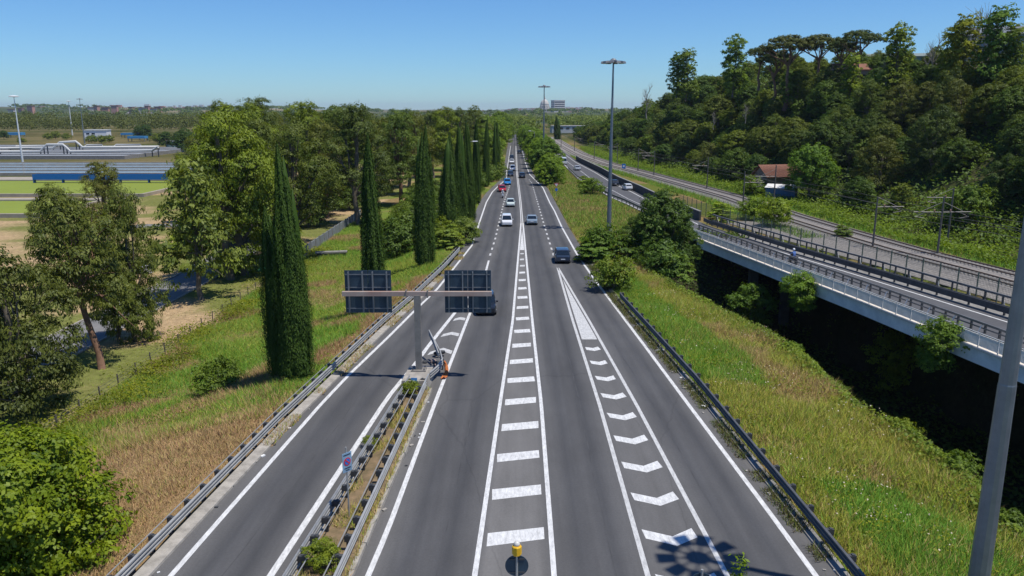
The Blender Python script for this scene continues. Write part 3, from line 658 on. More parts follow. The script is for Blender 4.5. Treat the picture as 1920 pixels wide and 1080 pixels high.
x_, y_, z_ = D(1002, 247, 300); street_lamp('street lamp with a white head above the bright roadside trees', x_, y_, z_ - tz(x_, y_), -1)

# ------------------------------------------------------------------ gantry sign seen from behind
m_post = pbr('gantry_steel', (0.30, 0.28, 0.25), 0.6, 0.3, noise=0.4, nscale=1.2)
m_beam = pbr('gantry_beam', (0.42, 0.36, 0.31), 0.7, 0.1, col2=(0.33, 0.20, 0.16), nscale=0.45)
m_rib = pbr('sign_rib', (0.22, 0.24, 0.26), 0.5, 0.4, noise=0.2)
GY_, GXp = 51.0, -6.35
gs = thing('gantry_sign', 'T-shaped steel gantry with two dark sign panels seen from behind', 'road sign', (GXp, GY_, 0.74))
ZB = 5.35                         # beam height above the plinth
MB().box(-.21, .21, -.2, .2, 0, ZB - .1).box(-.5, .5, -.45, .45, 0, .08).build('post', m_post, gs)
for s in (-.38, .38):
    for q in (-.33, .33): MB().tube([(s, q, .08), (s, q, .2)], .04, 6).build('bolt', m_galv_d, gs)
MB().box(-5.0, 5.0, -.14, .14, ZB - .15, ZB + .15).build('beam', m_beam, gs)
MB().box(-.75, -.68, -.21, .21, ZB - .25, ZB + .25).box(.68, .75, -.21, .21, ZB - .25, ZB + .25).build('flange', m_post, gs)
for cx, lab in ((-3.33, 'left sign panel'), (3.38, 'right sign panel')):
    p = MB().box(cx - 1.56, cx - .015, .42, .46, ZB - 1.42, ZB + 1.5).box(cx + .015, cx + 1.56, .42, .46, ZB - 1.42, ZB + 1.5).build('sign_panel', m_sback, gs)
    for dx in (-1.28, -.34, .34, 1.28): MB().box(cx + dx - .035, cx + dx + .035, .19, .415, ZB - 1.36, ZB + 1.42).build('rib', m_rib, p)
    for dz in (-1.12, .33, 1.22): MB().box(cx - 1.5, cx + 1.5, .39, .417, ZB + dz - .03, ZB + dz + .03).build('stiffener', m_rib, p)
pl = thing('concrete_plinth', 'pale concrete block at the nose of the median carrying the gantry', 'plinth', (GXp, 50.4, 0))
MB().add([(-.95, -1.7, 0), (.8, -1.7, 0), (.95, 1.5, 0), (-.8, 1.5, 0), (-.9, -1.65, .74), (.75, -1.65, .74), (.9, 1.45, .74), (-.75, 1.45, .74)], [(3, 2, 1, 0), (4, 5, 6, 7), (0, 1, 5, 4), (1, 2, 6, 5), (2, 3, 7, 6), (3, 0, 4, 7)]).build('block', m_conc, pl)
def d_small(t):
    MB().box(-.2, .2, -.05, -.03, .5, 1.0).build('panel', pbr('sign_light_blue', (0.10, 0.32, 0.66), 0.5), t); MB().lathe([(.09, 0), (.09, .01)], 14).build('ring', m_white, t, (0, -.05, .75), (math.pi / 2, 0, 0))
post_sign('small_blue_sign', 'small light-blue square sign in front of the concrete plinth', -6.35, 48.3, 0.12, .95, d_small, post=.03)
# no-stopping plate on a thin post in the median
def d_nostop(t):
    pb = MB().box(-.25, .25, -.05, -.03, 2.3, 3.2).build('panel', pbr('plate_pale_blue', (0.25, 0.39, 0.53), 0.6, noise=0.3), t)
    MB().lathe([(.19, 0), (.19, .008)], 24).build('disc', m_red, pb, (0, -.052, 2.78), (math.pi / 2, 0, 0))
    MB().lathe([(.14, 0), (.14, .006)], 24).build('disc_field', m_blue, pb, (0, -.061, 2.78), (math.pi / 2, 0, 0))
    MB().box(-.15, .15, -.074, -.069, -.03, .03).build('diagonal_bar', m_red, pb, (0, 0, 2.78), (0, math.radians(45), 0))
    for k, w in ((3.1, .19), (2.48, .17), (2.38, .1)): MB().box(-w, w, -.056, -.051, k - .025, k + .025).build('text_bar', m_sback, pb)
x, y = G(655, 972, 0.15); post_sign('no_stopping_sign', 'pale blue plate with a round red no-stopping symbol on a thin median post', x, y, 0.14, 3.45, d_nostop, 'traffic sign', .035, math.radians(50))
# keep-right signs with a yellow beacon, seen from behind
m_yel = pbr('beacon_yellow', (0.72, 0.42, 0.02), 0.4); m_dome = pbr('beacon_dome', (0.62, 0.60, 0.55), 0.15)
def keep_sign(label, x, y, zc, beacon=True):
    t = thing('keep_right_sign', label, 'traffic sign', (x, y, 0))
    MB().tube([(0, -.08, -.2), (0, -.08, zc + .62)], .045, 8).build('post', m_galv, t)
    d = MB().lathe([(.45, 0), (.45, .03)], 28).build('disc_back', m_sback, t, (0, 0, zc), (math.pi / 2, 0, 0))
    for q in (-.28, .28): MB().box(-.3, .3, -.05, -.032, zc + q - .03, zc + q + .03).build('clamp', m_galv_d, t)
    if beacon:
        MB().lathe([(.15, 0), (.19, .05), (.19, .36), (.15, .40)], 8, (0, -.05, zc + .48)).build('beacon_box', m_yel, t)
        MB().lathe([(.12, 0), (.12, .08), (.08, .15), (.02, .18)], 14, (0, -.05, zc + .88)).build('beacon_dome', m_dome, t, smooth=True)
x, y, z = D(969, 1060, 27.0); keep_sign('round sign seen from behind with a yellow flashing beacon on top', x, y, z)
x, y, z = D(1314, 1094, 25.6); keep_sign('top edge of a dark round sign at the bottom of the picture', x, y, z, False)

# ------------------------------------------------------------------ smashed guardrail end, net and rubble at the nose
dm = thing('broken_guardrail', 'bent and torn guardrail end sticking up beside the gantry plinth', 'guardrail')
def path_px(pts): return [D(u, v, Y) for u, v, Y in pts]
MB().sweep([(-5.55, 50.0, 0.05), (-5.15, 51.4, .05), (-4.95, 52.8, .1), (-5.2, 54.0, .3), (-5.75, 55.4, .75)], WAVE).build('beam', m_galv, dm)
MB().sweep([(-5.25, 53.4, .5), (-5.7, 54.8, 1.0), (-6.2, 56.1, 1.45)], [(a, b * .8) for a, b in WAVE]).build('torn_beam', m_galv, dm)
MB().tube([(-4.95, 53.2, 0), (-4.9, 53.3, .8)], .06, 6).build('post', m_galv_d, dm)
m_net = pbr('orange_net', (0.62, 0.19, 0.05), 0.85, noise=0.6, nscale=4)
nb = MB(); rr = random.Random(3); base = [(-4.95, 55.0), (-4.85, 54.4), (-4.72, 53.8), (-4.66, 53.1), (-4.62, 52.4), (-4.68, 51.7), (-4.75, 51.1)]
for i, (x, y) in enumerate(base):
    w = .10 + .12 * (i % 2) + .03 * i
    for k in range(4): nb.v.append((x - w / 2 + w * k / 3 + rr.uniform(-.05, .05), y + rr.uniform(-.1, .1), .04 + rr.uniform(0, .2) * (1 if 0 < k < 3 else .3)))
for i in range(len(base) - 1):
    for k in range(3): nb.f.append((i * 4 + k, i * 4 + k + 1, i * 4 + k + 5, i * 4 + k + 4)); nb.m.append(0)
no = nb.build('orange_net', m_net); tag(no, 'crumpled orange safety netting lying beside the broken guardrail', 'netting')
ty = thing('old_tyre', 'black worn tyre propped behind the broken guardrail', 'tyre', (-5.45, 56.3, .3))
tp = [(.42 * math.cos(a) * .82, 0, .42 * math.sin(a) * .82) for a in np.linspace(0, 2 * math.pi, 19)]
MB().tube(tp, .12, 8, cap=False).build('tyre_ring', m_galv_d, ty, rot=(1.1, 0, .4), smooth=True)
m_rub = pbr('rubble_stone', (0.40, 0.30, 0.26), 0.95, noise=0.5, nscale=3)
for k in range(14):
    x = rr.uniform(-6.5, -5.35); y = rr.uniform(52.4, 55.2); s = rr.uniform(.1, .26)
    mb = MB(); mb.lathe([(s * .4, 0), (s, s * .3), (s * .8, s * .8), (s * .2, s)], 6)
    mb.v = [(p[0] * rr.uniform(.8, 1.25), p[1] * rr.uniform(.8, 1.25), p[2] * rr.uniform(.8, 1.2)) for p in mb.v]
    o = mb.build('rubble_stone', m_rub if k % 3 else m_galv_d, None, (x, y, 0.0), (0, 0, rr.uniform(0, 6)))
    tag(o, 'broken stone in the rubble heap behind the concrete plinth', 'stone', 'rubble behind the plinth')
# ------------------------------------------------------------------ vegetation: prototypes
def unit(v): return v / (np.linalg.norm(v, axis=-1, keepdims=True) + 1e-9)
def rdir(rng, n): return unit(rng.normal(size=(n, 3)))
def leaf_arrays(C, N, size, aspect, rng, T=None):
    n = len(C); N = unit(N)
    R = rdir(rng, n) if T is None else unit(T + 0.35 * rdir(rng, n))
    t = unit(R - N * np.sum(R * N, 1, keepdims=True)); b = np.cross(N, t)
    s = (size * rng.uniform(0.65, 1.3, n))[:, None]
    V = np.stack([C - t * s * .5, C + b * s * aspect * .5 - t * s * .08, C + t * s * .5, C - b * s * aspect * .5 - t * s * .08], 1).reshape(-1, 3)
    return V
def quads(n): return np.arange(n * 4, dtype=np.int32).reshape(n, 4)
def crown_mesh(name, seed, lobes, mat, cpl=24, lpc=26, cr=0.9, leaf=0.4, aspect=0.55, droop=0.0, inner=0.55, flat=1.0, updir=0.35):
    rng = np.random.default_rng(seed); Cs = []; Ns = []; Ts = []; Ds = []
    for c, r in lobes:
        c = np.array(c, float); r = np.array(r if hasattr(r, '__len__') else (r, r, r), float)
        nc = max(3, int(cpl * (r.mean() / 2.0) ** 1.5))
        d = rdir(rng, nc * 2); d = d[d[:, 2] > -0.75 + 0.3 * rng.random(len(d))][:nc]
        rad = rng.uniform(inner, 1.02, len(d)) ** 0.6
        cc = c + d * r * rad[:, None]
        ct = np.clip(rng.normal(0.45, 0.22, len(d)), 0, 1)
        for k in range(len(cc)):
            m = int(lpc * rng.uniform(.6, 1.4)); e = rdir(rng, m); e[:, 2] = np.abs(e[:, 2]) * 1.1 - .35
            rr_ = cr * rng.uniform(.55, 1.3); p = cc[k] + e * rr_ * (rng.random(m) ** .45)[:, None] * np.array([1, 1, .95 * flat])
            nrm = e * .8 + d[k] * .7 + np.array([0, 0, updir]) + .34 * rng.normal(size=(m, 3))
            Cs.append(p); Ns.append(nrm); Ts.append(np.clip(ct[k] + rng.normal(0, .11, m), 0, 1))
            Ds.append(np.tile(np.array([0, 0, -1.0]) * droop, (m, 1)) + (1 - droop) * rdir(rng, m))
    C = np.concatenate(Cs); N = np.concatenate(Ns); T = np.concatenate(Ts)
    V = leaf_arrays(C, N, leaf, aspect, rng, np.concatenate(Ds))
    return npmesh(name, V, quads(len(C)), mat, fattr={'tint': np.repeat(T, 4)})
m_bark = pbr('bark_grey', (0.20, 0.165, 0.125), 0.95, noise=0.5, nscale=3, bump=0.5)
m_bark_r = pbr('bark_reddish', (0.27, 0.155, 0.10), 0.95, noise=0.5, nscale=2.5, bump=0.5)
m_bark_p = pbr('bark_pale', (0.40, 0.35, 0.29), 0.95, noise=0.45, nscale=2, bump=0.4)
def bent(a, b, rng, k=5, amp=.25):
    a = np.array(a, float); b = np.array(b, float); P = [a * (1 - t) + b * t for t in np.linspace(0, 1, k)]
    for i in range(1, k - 1): P[i] = P[i] + rng.normal(0, amp, 3) * np.array([1, 1, .4])
    return [tuple(p) for p in P]
def trunk_mesh(name, seed, h, r, lobes, mat, lean=(0, 0), fork=.35, every=1):
    rng = np.random.default_rng(seed); mb = MB(); top = np.array([lean[0], lean[1], h])
    P = bent((0, 0, -.6), top, rng, 7, .12 * r / .2); mb.tube(P, list(np.linspace(r * 1.15, r * .35, 7)), 8)
    for c, rad in lobes[::every]:
        z0 = h * (fork + rng.uniform(0, .25)); z0 = min(z0, max(c[2] - .5, .5)); t = np.clip((z0 + .6) / (h + .6), 0, 1)
        i = min(int(t * 6), 5); s = np.array(P[i]) * (1 - (t * 6 - i)) + np.array(P[i + 1]) * (t * 6 - i)
        mb.tube(bent(s, c, rng, 5, .2), list(np.linspace(r * .48, r * .1, 5)), 6)
        for q in range(2):
            e = np.array(c) + rng.normal(0, 1, 3) * np.mean(rad) * .55
            mb.tube(bent(np.array(c) * .6 + s * .4, e, rng, 4, .15), list(np.linspace(r * .2, r * .05, 4)), 5)
    return mb.mesh(name, mat, True)
def tree(name, label, proto, loc, s=1.0, rz=None, col=(1, 1, 1), group=None, cat='tree', hz=None):
    t = thing(name, label, cat, loc, random.uniform(0, 6.28) if rz is None else rz, group, (s, s, s * (hz or 1)))
    tm, cm = proto
    if tm is not None: link('trunk', tm, t)
    for k, m in enumerate(cm if isinstance(cm, list) else [cm]): o = link('crown', m, t); o.color = (*col, 1)
    return t
M_EUC = leafmat('leaf_eucalyptus', (0.066, 0.094, 0.018), (0.215, 0.245, 0.050), .32)
M_BROAD = leafmat('leaf_broad', (0.060, 0.098, 0.012), (0.190, 0.240, 0.032), .34)
M_BRIGHT = leafmat('leaf_bright', (0.078, 0.135, 0.005), (0.265, 0.330, 0.012), .34)
M_CYP = leafmat('leaf_cypress', (0.020, 0.046, 0.008), (0.070, 0.118, 0.018), .10, gloss=.01)
M_PINE = leafmat('leaf_pine', (0.040, 0.060, 0.016), (0.130, 0.145, 0.038), .15)
M_DRY = leafmat('leaf_dry', (0.10, 0.07, 0.04), (0.22, 0.16, 0.09), .2)
def euc_lobes(seed, h=17.0, w=4.2, n=13, z0=.28):
    r = np.random.default_rng(seed); L = []
    for k in range(n):
        t = (k + .5) / n; z = h * (z0 + (1 - z0) * t * .93); a = k * 2.4 + r.uniform(-.4, .4); d = w * math.sin(math.pi * min(1, .22 + .72 * t)) * r.uniform(.45, 1.0)
        q = r.uniform(1.5, 2.5) * (1.1 - .35 * t); L.append(((d * math.cos(a), d * math.sin(a), z), (q * 1.1, q * 1.1, q * .95)))
    return L
EUC = []
for k in range(4):
    L = euc_lobes(40 + k, 17.5, 4.4, 14); EUC.append((trunk_mesh('trunk', 60 + k, 15.5, .36, L, m_bark if k % 2 else m_bark_r, (.6 * (-1) ** k, .3), .25), crown_mesh('crown', 50 + k, L, M_EUC, 54, 36, .72, .29, .42, .55, .5)))
EUCLOW = []
for k in range(2):
    L = euc_lobes(240 + k, 13.5, 4.6, 20, .04); EUCLOW.append((trunk_mesh('trunk', 260 + k, 11.5, .36, L, m_bark, (.5, .3), .15, 2), crown_mesh('crown', 250 + k, L, M_EUC, 40, 34, .8, .32, .42, .7, .45)))
def dome_lobes(seed, h=9.0, w=4.2, n=11, z0=.3):
    r = np.random.default_rng(seed); L = []
    for k in range(n):
        t = math.sqrt((k + .3) / n); a = k * 2.399 + r.uniform(-.3, .3); d = w * .72 * t * r.uniform(.8, 1.1); z = h * (z0 + .2 + (.72 - z0) * math.sqrt(max(0, 1 - t * t * .9)) * r.uniform(.85, 1.08))
        q = r.uniform(1.2, 2.1); L.append(((d * math.cos(a), d * math.sin(a), z - q * .3), (q * 1.15, q * 1.15, q)))
        if k > n * .45: L.append(((d * 1.02 * math.cos(a + .4), d * 1.02 * math.sin(a + .4), z * .55), (q, q, q)))
    return L
WOOD = []
for k in range(6):
    L = dome_lobes(80 + k, 9.5 + k % 3, 4.3, 13, .12); WOOD.append((trunk_mesh('trunk', 90 + k, 7.5, .24, L, m_bark, (.2, .2), .2, 2), crown_mesh('crown', 100 + k, L, M_BROAD, 52, 34, .62, .27, .62, .2, .6)))
BUSH = []
for k in range(4):
    L = dome_lobes(120 + k, 3.0, 2.0, 9, .02); L = [((c[0], c[1], max(.35, c[2])), tuple(np.array(r) * .55)) for c, r in L]
    BUSH.append((trunk_mesh('stems', 130 + k, 2.0, .08, L, m_bark, (.1, 0), .1, 2), crown_mesh('crown', 140 + k, L, M_BROAD, 46, 30, .45, .2, .55, .2, .4)))
# ailanthus-like bush: tufts of long arching leaves
def tuft_mesh(seed, n=85, R=1.5, H=2.6, mat=None):
    rng = np.random.default_rng(seed); Cs = []; Ns = []; Ts = []; Td = []
    for k in range(n):
        a = rng.uniform(0, 6.28); q = R * math.sqrt(rng.random()); p = np.array([q * math.cos(a), q * math.sin(a), H * math.sqrt(max(.05, 1 - .8 * (q / R) ** 2)) * rng.uniform(.12, 1.05)]); tt = np.clip(rng.normal(.5, .2), 0, 1)
        for j in range(9):
            b = rng.uniform(0, 6.28); dd = np.array([math.cos(b), math.sin(b), .25]); l = rng.uniform(.35, .7)
            for i in range(6):
                u_ = (i + .5) / 6; c = p + dd * l * u_ - np.array([0, 0, .35 * u_ * u_ * l]); side = np.cross(dd, [0, 0, 1])
                for s in (-1, 1): Cs.append(c + side * s * .07); Ns.append([.8 * p[0] / R + rng.normal(0, .4), .8 * p[1] / R + rng.normal(0, .4), .7]); Ts.append(np.clip(tt + rng.normal(0, .1), 0, 1)); Td.append(side * s + dd * .5)
    C = np.array(Cs); V = leaf_arrays(C, np.array(Ns), .2, .45, rng, np.array(Td)); return npmesh('crown', V, quads(len(C)), mat or M_BROAD, fattr={'tint': np.repeat(np.array(Ts), 4)})
TUFT = [(BUSH[k][0], tuft_mesh(150 + k)) for k in range(2)]
def cypress_proto(seed, H, R, stems):
    rng = np.random.default_rng(seed); Cs = []; Ns = []; Ts = []; core = MB()
    for (ox, oy, h, r) in stems:
        area = h * r * 4.2; n = int(area * 330); t = rng.random(n) ** .9; a = rng.uniform(0, 6.283, n)
        prof = np.minimum(1, (t / .05) ** .6 * .75 + .25) * np.where(t < .25, .9 + .1 * t / .25, (1 - ((t - .25) / .75) ** 1.9)) + .02
        fl = 1 + .13 * np.sin(a * 5 + seed) * np.sin(t * 9 + a * 2) + .10 * np.sin(a * 9 + 4 * t + 1.3 * seed) + .05 * rng.normal(size=n)
        q = r * prof * fl * rng.uniform(.84, 1.10, n) * (1 + .10 * np.sin(t * 23 + a * 3 + seed) * np.sin(a * 2 + seed)); z = t * h
        Cs.append(np.stack([ox + q * np.cos(a) - .45 * t * t, oy + q * np.sin(a), z], 1)); Ns.append(np.stack([np.cos(a), np.sin(a), np.full(n, .35)], 1) + .3 * rng.normal(size=(n, 3)))
        Ts.append(np.clip(.45 + .25 * np.sin(a * 5 + seed) * np.sin(t * 9 + a * 2) + .2 * rng.normal(size=n), 0, 1))
        core.lathe([(r * .05, .1), (r * .6, .5), (r * .78, h * .25), (r * .66, h * .55), (r * .36, h * .8), (.03, h * .95)], 12, (ox, oy, 0))
    C = np.concatenate(Cs); n = len(C); V = leaf_arrays(C, np.concatenate(Ns), .19, .30, rng, np.tile(np.array([0, 0, 1.0]), (n, 1)))
    # leaves lean outward and up
    cm = npmesh('crown', V, quads(n), M_CYP, fattr={'tint': np.repeat(np.concatenate(Ts), 4)})
    co = core.mesh('inner_twigs', M_CYP, True); at = co.attributes.new('tint', 'FLOAT', 'POINT'); at.data.foreach_set('value', np.full(len(co.vertices), .3, np.float32))
    tm = MB().tube([(0, 0, -.6), (0, 0, 1.6)], [.28, .2], 8).mesh('trunk', m_bark)
    return tm, cm, co
CYP = [cypress_proto(1, 16, 1.35, [(0, 0, 16.2, 1.25), (-.55, .3, 11.5, .95), (.5, -.3, 14, .95)]), cypress_proto(2, 15, 1.1, [(0, 0, 15, .95), (.35, .2, 14.2, .8), (-.4, -.2, 12, .75)]), cypress_proto(3, 15, 1.1, [(0, 0, 15, 1.1), (.3, -.4, 11, .8)])]
def cypress(label, x, y, h, w, proto, rz=0.0):
    H = [16.2, 15, 15][proto]; s = h / H; W = [3.3, 2.6, 2.4][proto]
    t = thing('cypress', label, 'tree', (x, y, tz(x, y) - .1), rz, 'cypresses along the road', (w / W, w / W, s))
    tm, cm, co = CYP[proto]; link('trunk', tm, t); c = link('crown', cm, t); i = link('inner_twigs', co, c); c.color = i.color = (1, 1, 1, 1)
    return t
def pine_proto(seed, h=12.0, w=5.5):
    r = np.random.default_rng(seed); L = []
    for k in range(26):
        t = math.sqrt((k + .2) / 26); a = k * 2.399; d = w * .88 * t; z = h - .32 * w * t * t + r.uniform(-.25, .25)
        L.append(((d * math.cos(a), d * math.sin(a), z), (1.15, 1.15, .75)))
    return (trunk_mesh('trunk', seed, h * .92, .36, [(c, q) for c, q in L[5::3]], m_bark_r, (.3, .1), .5), crown_mesh('crown', seed + 5, L, M_PINE, 36, 26, .55, .34, .5, 0, .35, .8))
PINE = [pine_proto(170), pine_proto(175, 11, 4.0)]
def bare_proto(seed, h=9.0):
    r = np.random.default_rng(seed); mb = MB()
    P = bent((0, 0, -.5), (r.normal(0, .4), r.normal(0, .4), h), r, 7, .2); mb.tube(P, list(np.linspace(.16, .03, 7)), 6)
    for k in range(26):
        t = r.uniform(.25, .98); i = min(int(t * 6), 5); s = np.array(P[i]); a = r.uniform(0, 6.28); l = h * .32 * (1.1 - t) + .6
        e = s + np.array([math.cos(a) * l * .6, math.sin(a) * l * .6, l]); mb.tube(bent(s, e, r, 4, .12), [.05, .035, .022, .012], 4)
        for q in range(3):
            e2 = e * .6 + s * .4 + r.normal(0, .5, 3) + np.array([0, 0, .8]); mb.tube([tuple(e * .5 + s * .5), tuple(e2)], [.02, .01], 4)
    return mb.mesh('branches', m_bark_p)
BARE = [bare_proto(180 + k) for k in range(2)]

# ------------------------------------------------------------------ cypress row beside the road
CY = [(558, 716, 266, 76, 0), (703, 586, 248, 56, 1), (797, 502, 232, 44, 1), (843, 448, 248, 38, 2), (865, 420, 228, 27, 1), (880, 412, 224, 24, 2), (894, 380, 222, 20, 1), (912, 350, 220, 14, 2), (928, 338, 222, 12, 1), (934, 336, 224, 11, 2)]
for k, (u, v, vt, wpx, pr_) in enumerate(CY):
    x, y = G(u, v, -0.4 if k < 4 else 0); zt = D(u, vt, y)[2]; z0 = tz(x, y); w = wpx * y / 1469 * 1.0
    cypress('%s cypress from the near end of the row left of the road' % ordinal(k) if k else 'tall broad cypress with several spires, nearest the camera on the bank', x, y, zt - z0, w, pr_, k * 1.3 + .4)
x, y = G(532, 640, -1.0); cypress('short cypress spire leaning against the left side of the nearest cypress', -16.55, 53.2, 12.3, 2.0, 2, 1.0)

# ------------------------------------------------------------------ trees of the lawn on the left
def place(name, label, proto, u, v, zg, hpx=None, s=1, col=(1, 1, 1), group=None, H=17.5, rz=None):
    x, y = G(u, v, zg); z = tz(x, y)
    if hpx is not None: s = (D(u, hpx, y)[2] - z) / H
    return tree(name, label, proto, (x, y, z - .1), s, rz, col, group)
gl = 'eucalyptus trees on the lawn'
place('eucalyptus', 'big dark eucalyptus cut by the left edge above the bright green tree', EUCLOW[0], 35, 775, -3, 440, col=(.66, .66, .55), group=gl, rz=.5, H=14.5)
place('eucalyptus', 'dark drooping eucalyptus behind the one at the left edge', EUCLOW[1], -30, 720, -3, 455, col=(.62, .66, .55), group=gl, rz=2, H=14.5)
lean = (trunk_mesh('trunk', 201, 13, .34, [(c, r) for c, r in euc_lobes(201, 14, 3.4, 10, .45)], m_bark_r, (-3.4, 1.2), .45), crown_mesh('crown', 203, [((c[0] - 2.6 * c[2] / 14, c[1] + 1.0 * c[2] / 14, c[2]), r) for c, r in euc_lobes(201, 15, 4.4, 13, .4)], M_EUC, 40, 34, .8, .34, .42, .6, .45))
place('eucalyptus', 'eucalyptus with a leaning reddish trunk on the dry leaf litter', lean, 192, 692, -3, 340, group=gl, H=16, rz=0.0, col=(.95, .92, .75)).scale.xy = (.82, .82)
place('eucalyptus', 'leafy multi-stemmed eucalyptus with hanging branches beside the service road', EUCLOW[1], 255, 640, -3, 330, col=(.95, .95, .75), group=gl, rz=1.0, H=14.5).scale.xy = (.56, .56)
slim = (trunk_mesh('trunk', 205, 9, .2, euc_lobes(206, 10, 1.6, 8, .3), m_bark, (.2, 0), .3), crown_mesh('crown', 207, euc_lobes(206, 11, 1.9, 12, .2), M_EUC, 22, 26, .7, .4, .42, .6, .4))
place('eucalyptus', 'thin-stemmed eucalyptus standing just left of the multi-stemmed one', slim, 222, 640, -3, 440, group=gl, H=11.5, rz=0)
place('eucalyptus', 'slender eucalyptus with an open crown right of the service road', slim, 380, 562, -3, 285, group=gl, H=11.5, rz=2.0, col=(1.05, 1.1, .8))
place('eucalyptus', 'tall yellow-green eucalyptus with a dense crown at the wood edge', EUC[3], 436, 525, -3, 196, col=(1.3, 1.4, .6), group=gl, rz=1.3)
place('eucalyptus', 'yellow-green eucalyptus with low dense foliage beside the tallest one', EUCLOW[0], 460, 515, -3, 215, col=(1.15, 1.25, .6), group=gl, rz=2.3, H=14.5)
place('eucalyptus', 'olive eucalyptus filling the gap behind the multi-stemmed one', EUC[0], 350, 418, -3, 285, col=(1.15, 1.2, .7), group=gl, rz=3).scale.xy = (.5, .5)
place('eucalyptus', 'brownish eucalyptus in front of the green settling tank', EUC[1], 205, 470, -3, 300, col=(1.15, 1.0, .8), group=gl, rz=4)
place('eucalyptus', 'grey-green eucalyptus below the blue tank bridge', EUC[2], 120, 520, -3, 345, col=(1.0, 1.0, .9), group=gl, rz=5)
# the wood left of the road: rows going away, counted from the road side
k = 0
rw = random.Random(5)
rows = [(-31, 108, 9.5), (-33, 128, 10), (-28, 150, 10), (-27, 172, 10), (-24, 196, 10), (-20, 222, 10), (-16, 252, 11), (-13, 285, 11)]
for ri, (x0, y0, dx) in enumerate(rows):
    n = [4, 6, 7, 7, 8, 8, 9, 9][ri]
    for i in range(n):
        x = x0 - i * dx + rw.uniform(-2, 2); y = y0 + rw.uniform(-6, 6) + i * 1.5
        if x < -.385 * y: continue
        yel = rw.random() < .22
        col = (1.2, 1.3, .5) if yel else rw.choice([(.82, .86, .62), (.68, .76, .6), (.92, .86, .55), (.78, .95, .58)])
        tree('eucalyptus', '%s eucalyptus in the left wood, %s row from the front, %s from the road' % ('yellow-green' if yel else 'olive-green', ordinal(ri), ordinal(i)), EUC[rw.randrange(4)], (x, y, tz(x, y) - .2), rw.uniform(.92, 1.22) * (1.0 + .04 * ri if ri < 5 else 1.05), None, col, 'eucalyptus wood left of the road')
# shrub belt behind the cypresses
bushg = 'shrubs behind the cypress row'
for i in range(22):
    y = 108 + i * 6.5 + rw.uniform(-2, 2); x = float(fRL(y)) - rw.uniform(2.5, 5.5) - (6 if i < 3 and i % 2 else 0); s = rw.uniform(1.1, 1.9) * (1.15 if i > 6 else 1)
    tree('shrub', '%s dense green shrub from the near end of the hedge behind the cypresses' % ordinal(i), BUSH[i % 4], (x, y, tz(x, y) - .1), s, None, rw.choice([(.9, 1, .8), (1.1, 1.15, .8), (.8, .95, .8), (1.35, 1.3, .7)]), bushg, 'shrub')
for i in range(16):
    y = 112 + i * 8 + rw.uniform(-2, 2); x = float(fRL(y)) - rw.uniform(9, 15); s = rw.uniform(1.5, 2.2)
    tree('shrub', '%s tall shrub from the near end along the wood edge' % ordinal(i), BUSH[(i + 1) % 4], (x, y, tz(x, y) - .1), s, None, rw.choice([(.75, .9, .8), (.85, .95, .75), (1, 1.05, .8)]), 'shrubs along the wood edge', 'shrub')
x, y = G(872, 455, 0); tree('shrub', 'rounded grey-green shrub at the road edge beside the fourth cypress', BUSH[0], (x, y, tz(x, y)), 1.25, 0, (1.25, 1.25, 1.3), None, 'shrub')
x, y = G(838, 465, 0); tree('shrub', 'bright large-leaved bush at the foot of the fourth cypress', TUFT[0], (x, y, tz(x, y)), 1.3, 0, (1.5, 1.5, 1.1), None, 'shrub')
x, y = G(400, 412, -3); tree('shrub', 'clipped bright green bush by the bend of the service road', BUSH[2], (x, y, -3.1), (2.0), 0, (1.6, 1.6, .8), None, 'shrub')
x, y = G(365, 440, -3); tree('shrub', 'light green bush left of the service road bend', BUSH[1], (x, y, -3.1), (1.6), 0, (1.5, 1.5, .8), None, 'shrub')
x, y = G(340, 470, -3); tree('shrub', 'pale flowering bush beside the service road', BUSH[3], (x, y, -3.1), (1.1), 0, (2.2, 2.1, 1.6), None, 'shrub')
x, y = G(410, 720, -2); tree('shrub', 'dark low bramble in the grass below the nearest cypress', BUSH[3], (x, y, tz(x, y) - .5), (1.0), 0, (.9, 1.0, .7), None, 'shrub')
# trees closing the road in the distance
gr = 'roadside trees in the distance'
for i in range(13):
    y = 262 + i * 22; x = -7.5 - rw.uniform(0, 2.5) + (2.2 if i > 5 else 0)
    tree('roadside_tree', '%s bright roadside tree from the near end, left of the distant road' % ordinal(i), WOOD[i % 6], (x, y, tz(x, y)), rw.uniform(1.25, 1.65), None, rw.choice([(1.4, 1.5, .9), (1.2, 1.35, .9), (1.0, 1.2, .9)]), gr)
for i in range(17):
    y = 196 + i * 19; x = float(fRR(y)) + rw.uniform(2.6, 4.5); s_ = rw.uniform(.85, 1.2) * (.75 if i < 2 else 1); x = min(x, .060 * y - 3.2 * s_) if y < 330 else x; x = max(x, float(fRR(y)) + 1.2); x = float(fRR(y)) + 1.6 if i > 9 else x
    tree('roadside_tree', '%s green tree from the near end, right of the distant road' % ordinal(i), WOOD[(i + 2) % 6], (x, y, tz(x, y) - 1.8), s_, None, rw.choice([(1.3, 1.55, .9), (1.5, 1.7, .9), (1.0, 1.25, .9)]), gr)
for i in range(6):
    y = 330 + i * 16; x = float(fRR(y)) + rw.uniform(7, 9)
    if x > float(fL(y)) - 2.5: x = float(fL(y)) - 2.5
    tree('roadside_tree', '%s leafy tree from the near end between the two carriageways' % ordinal(i), WOOD[(i + 4) % 6], (x, y, tz(x, y) - 1.5), rw.uniform(.65, .95), None, rw.choice([(1.2, 1.45, .9), (1.0, 1.2, .85)]), gr)
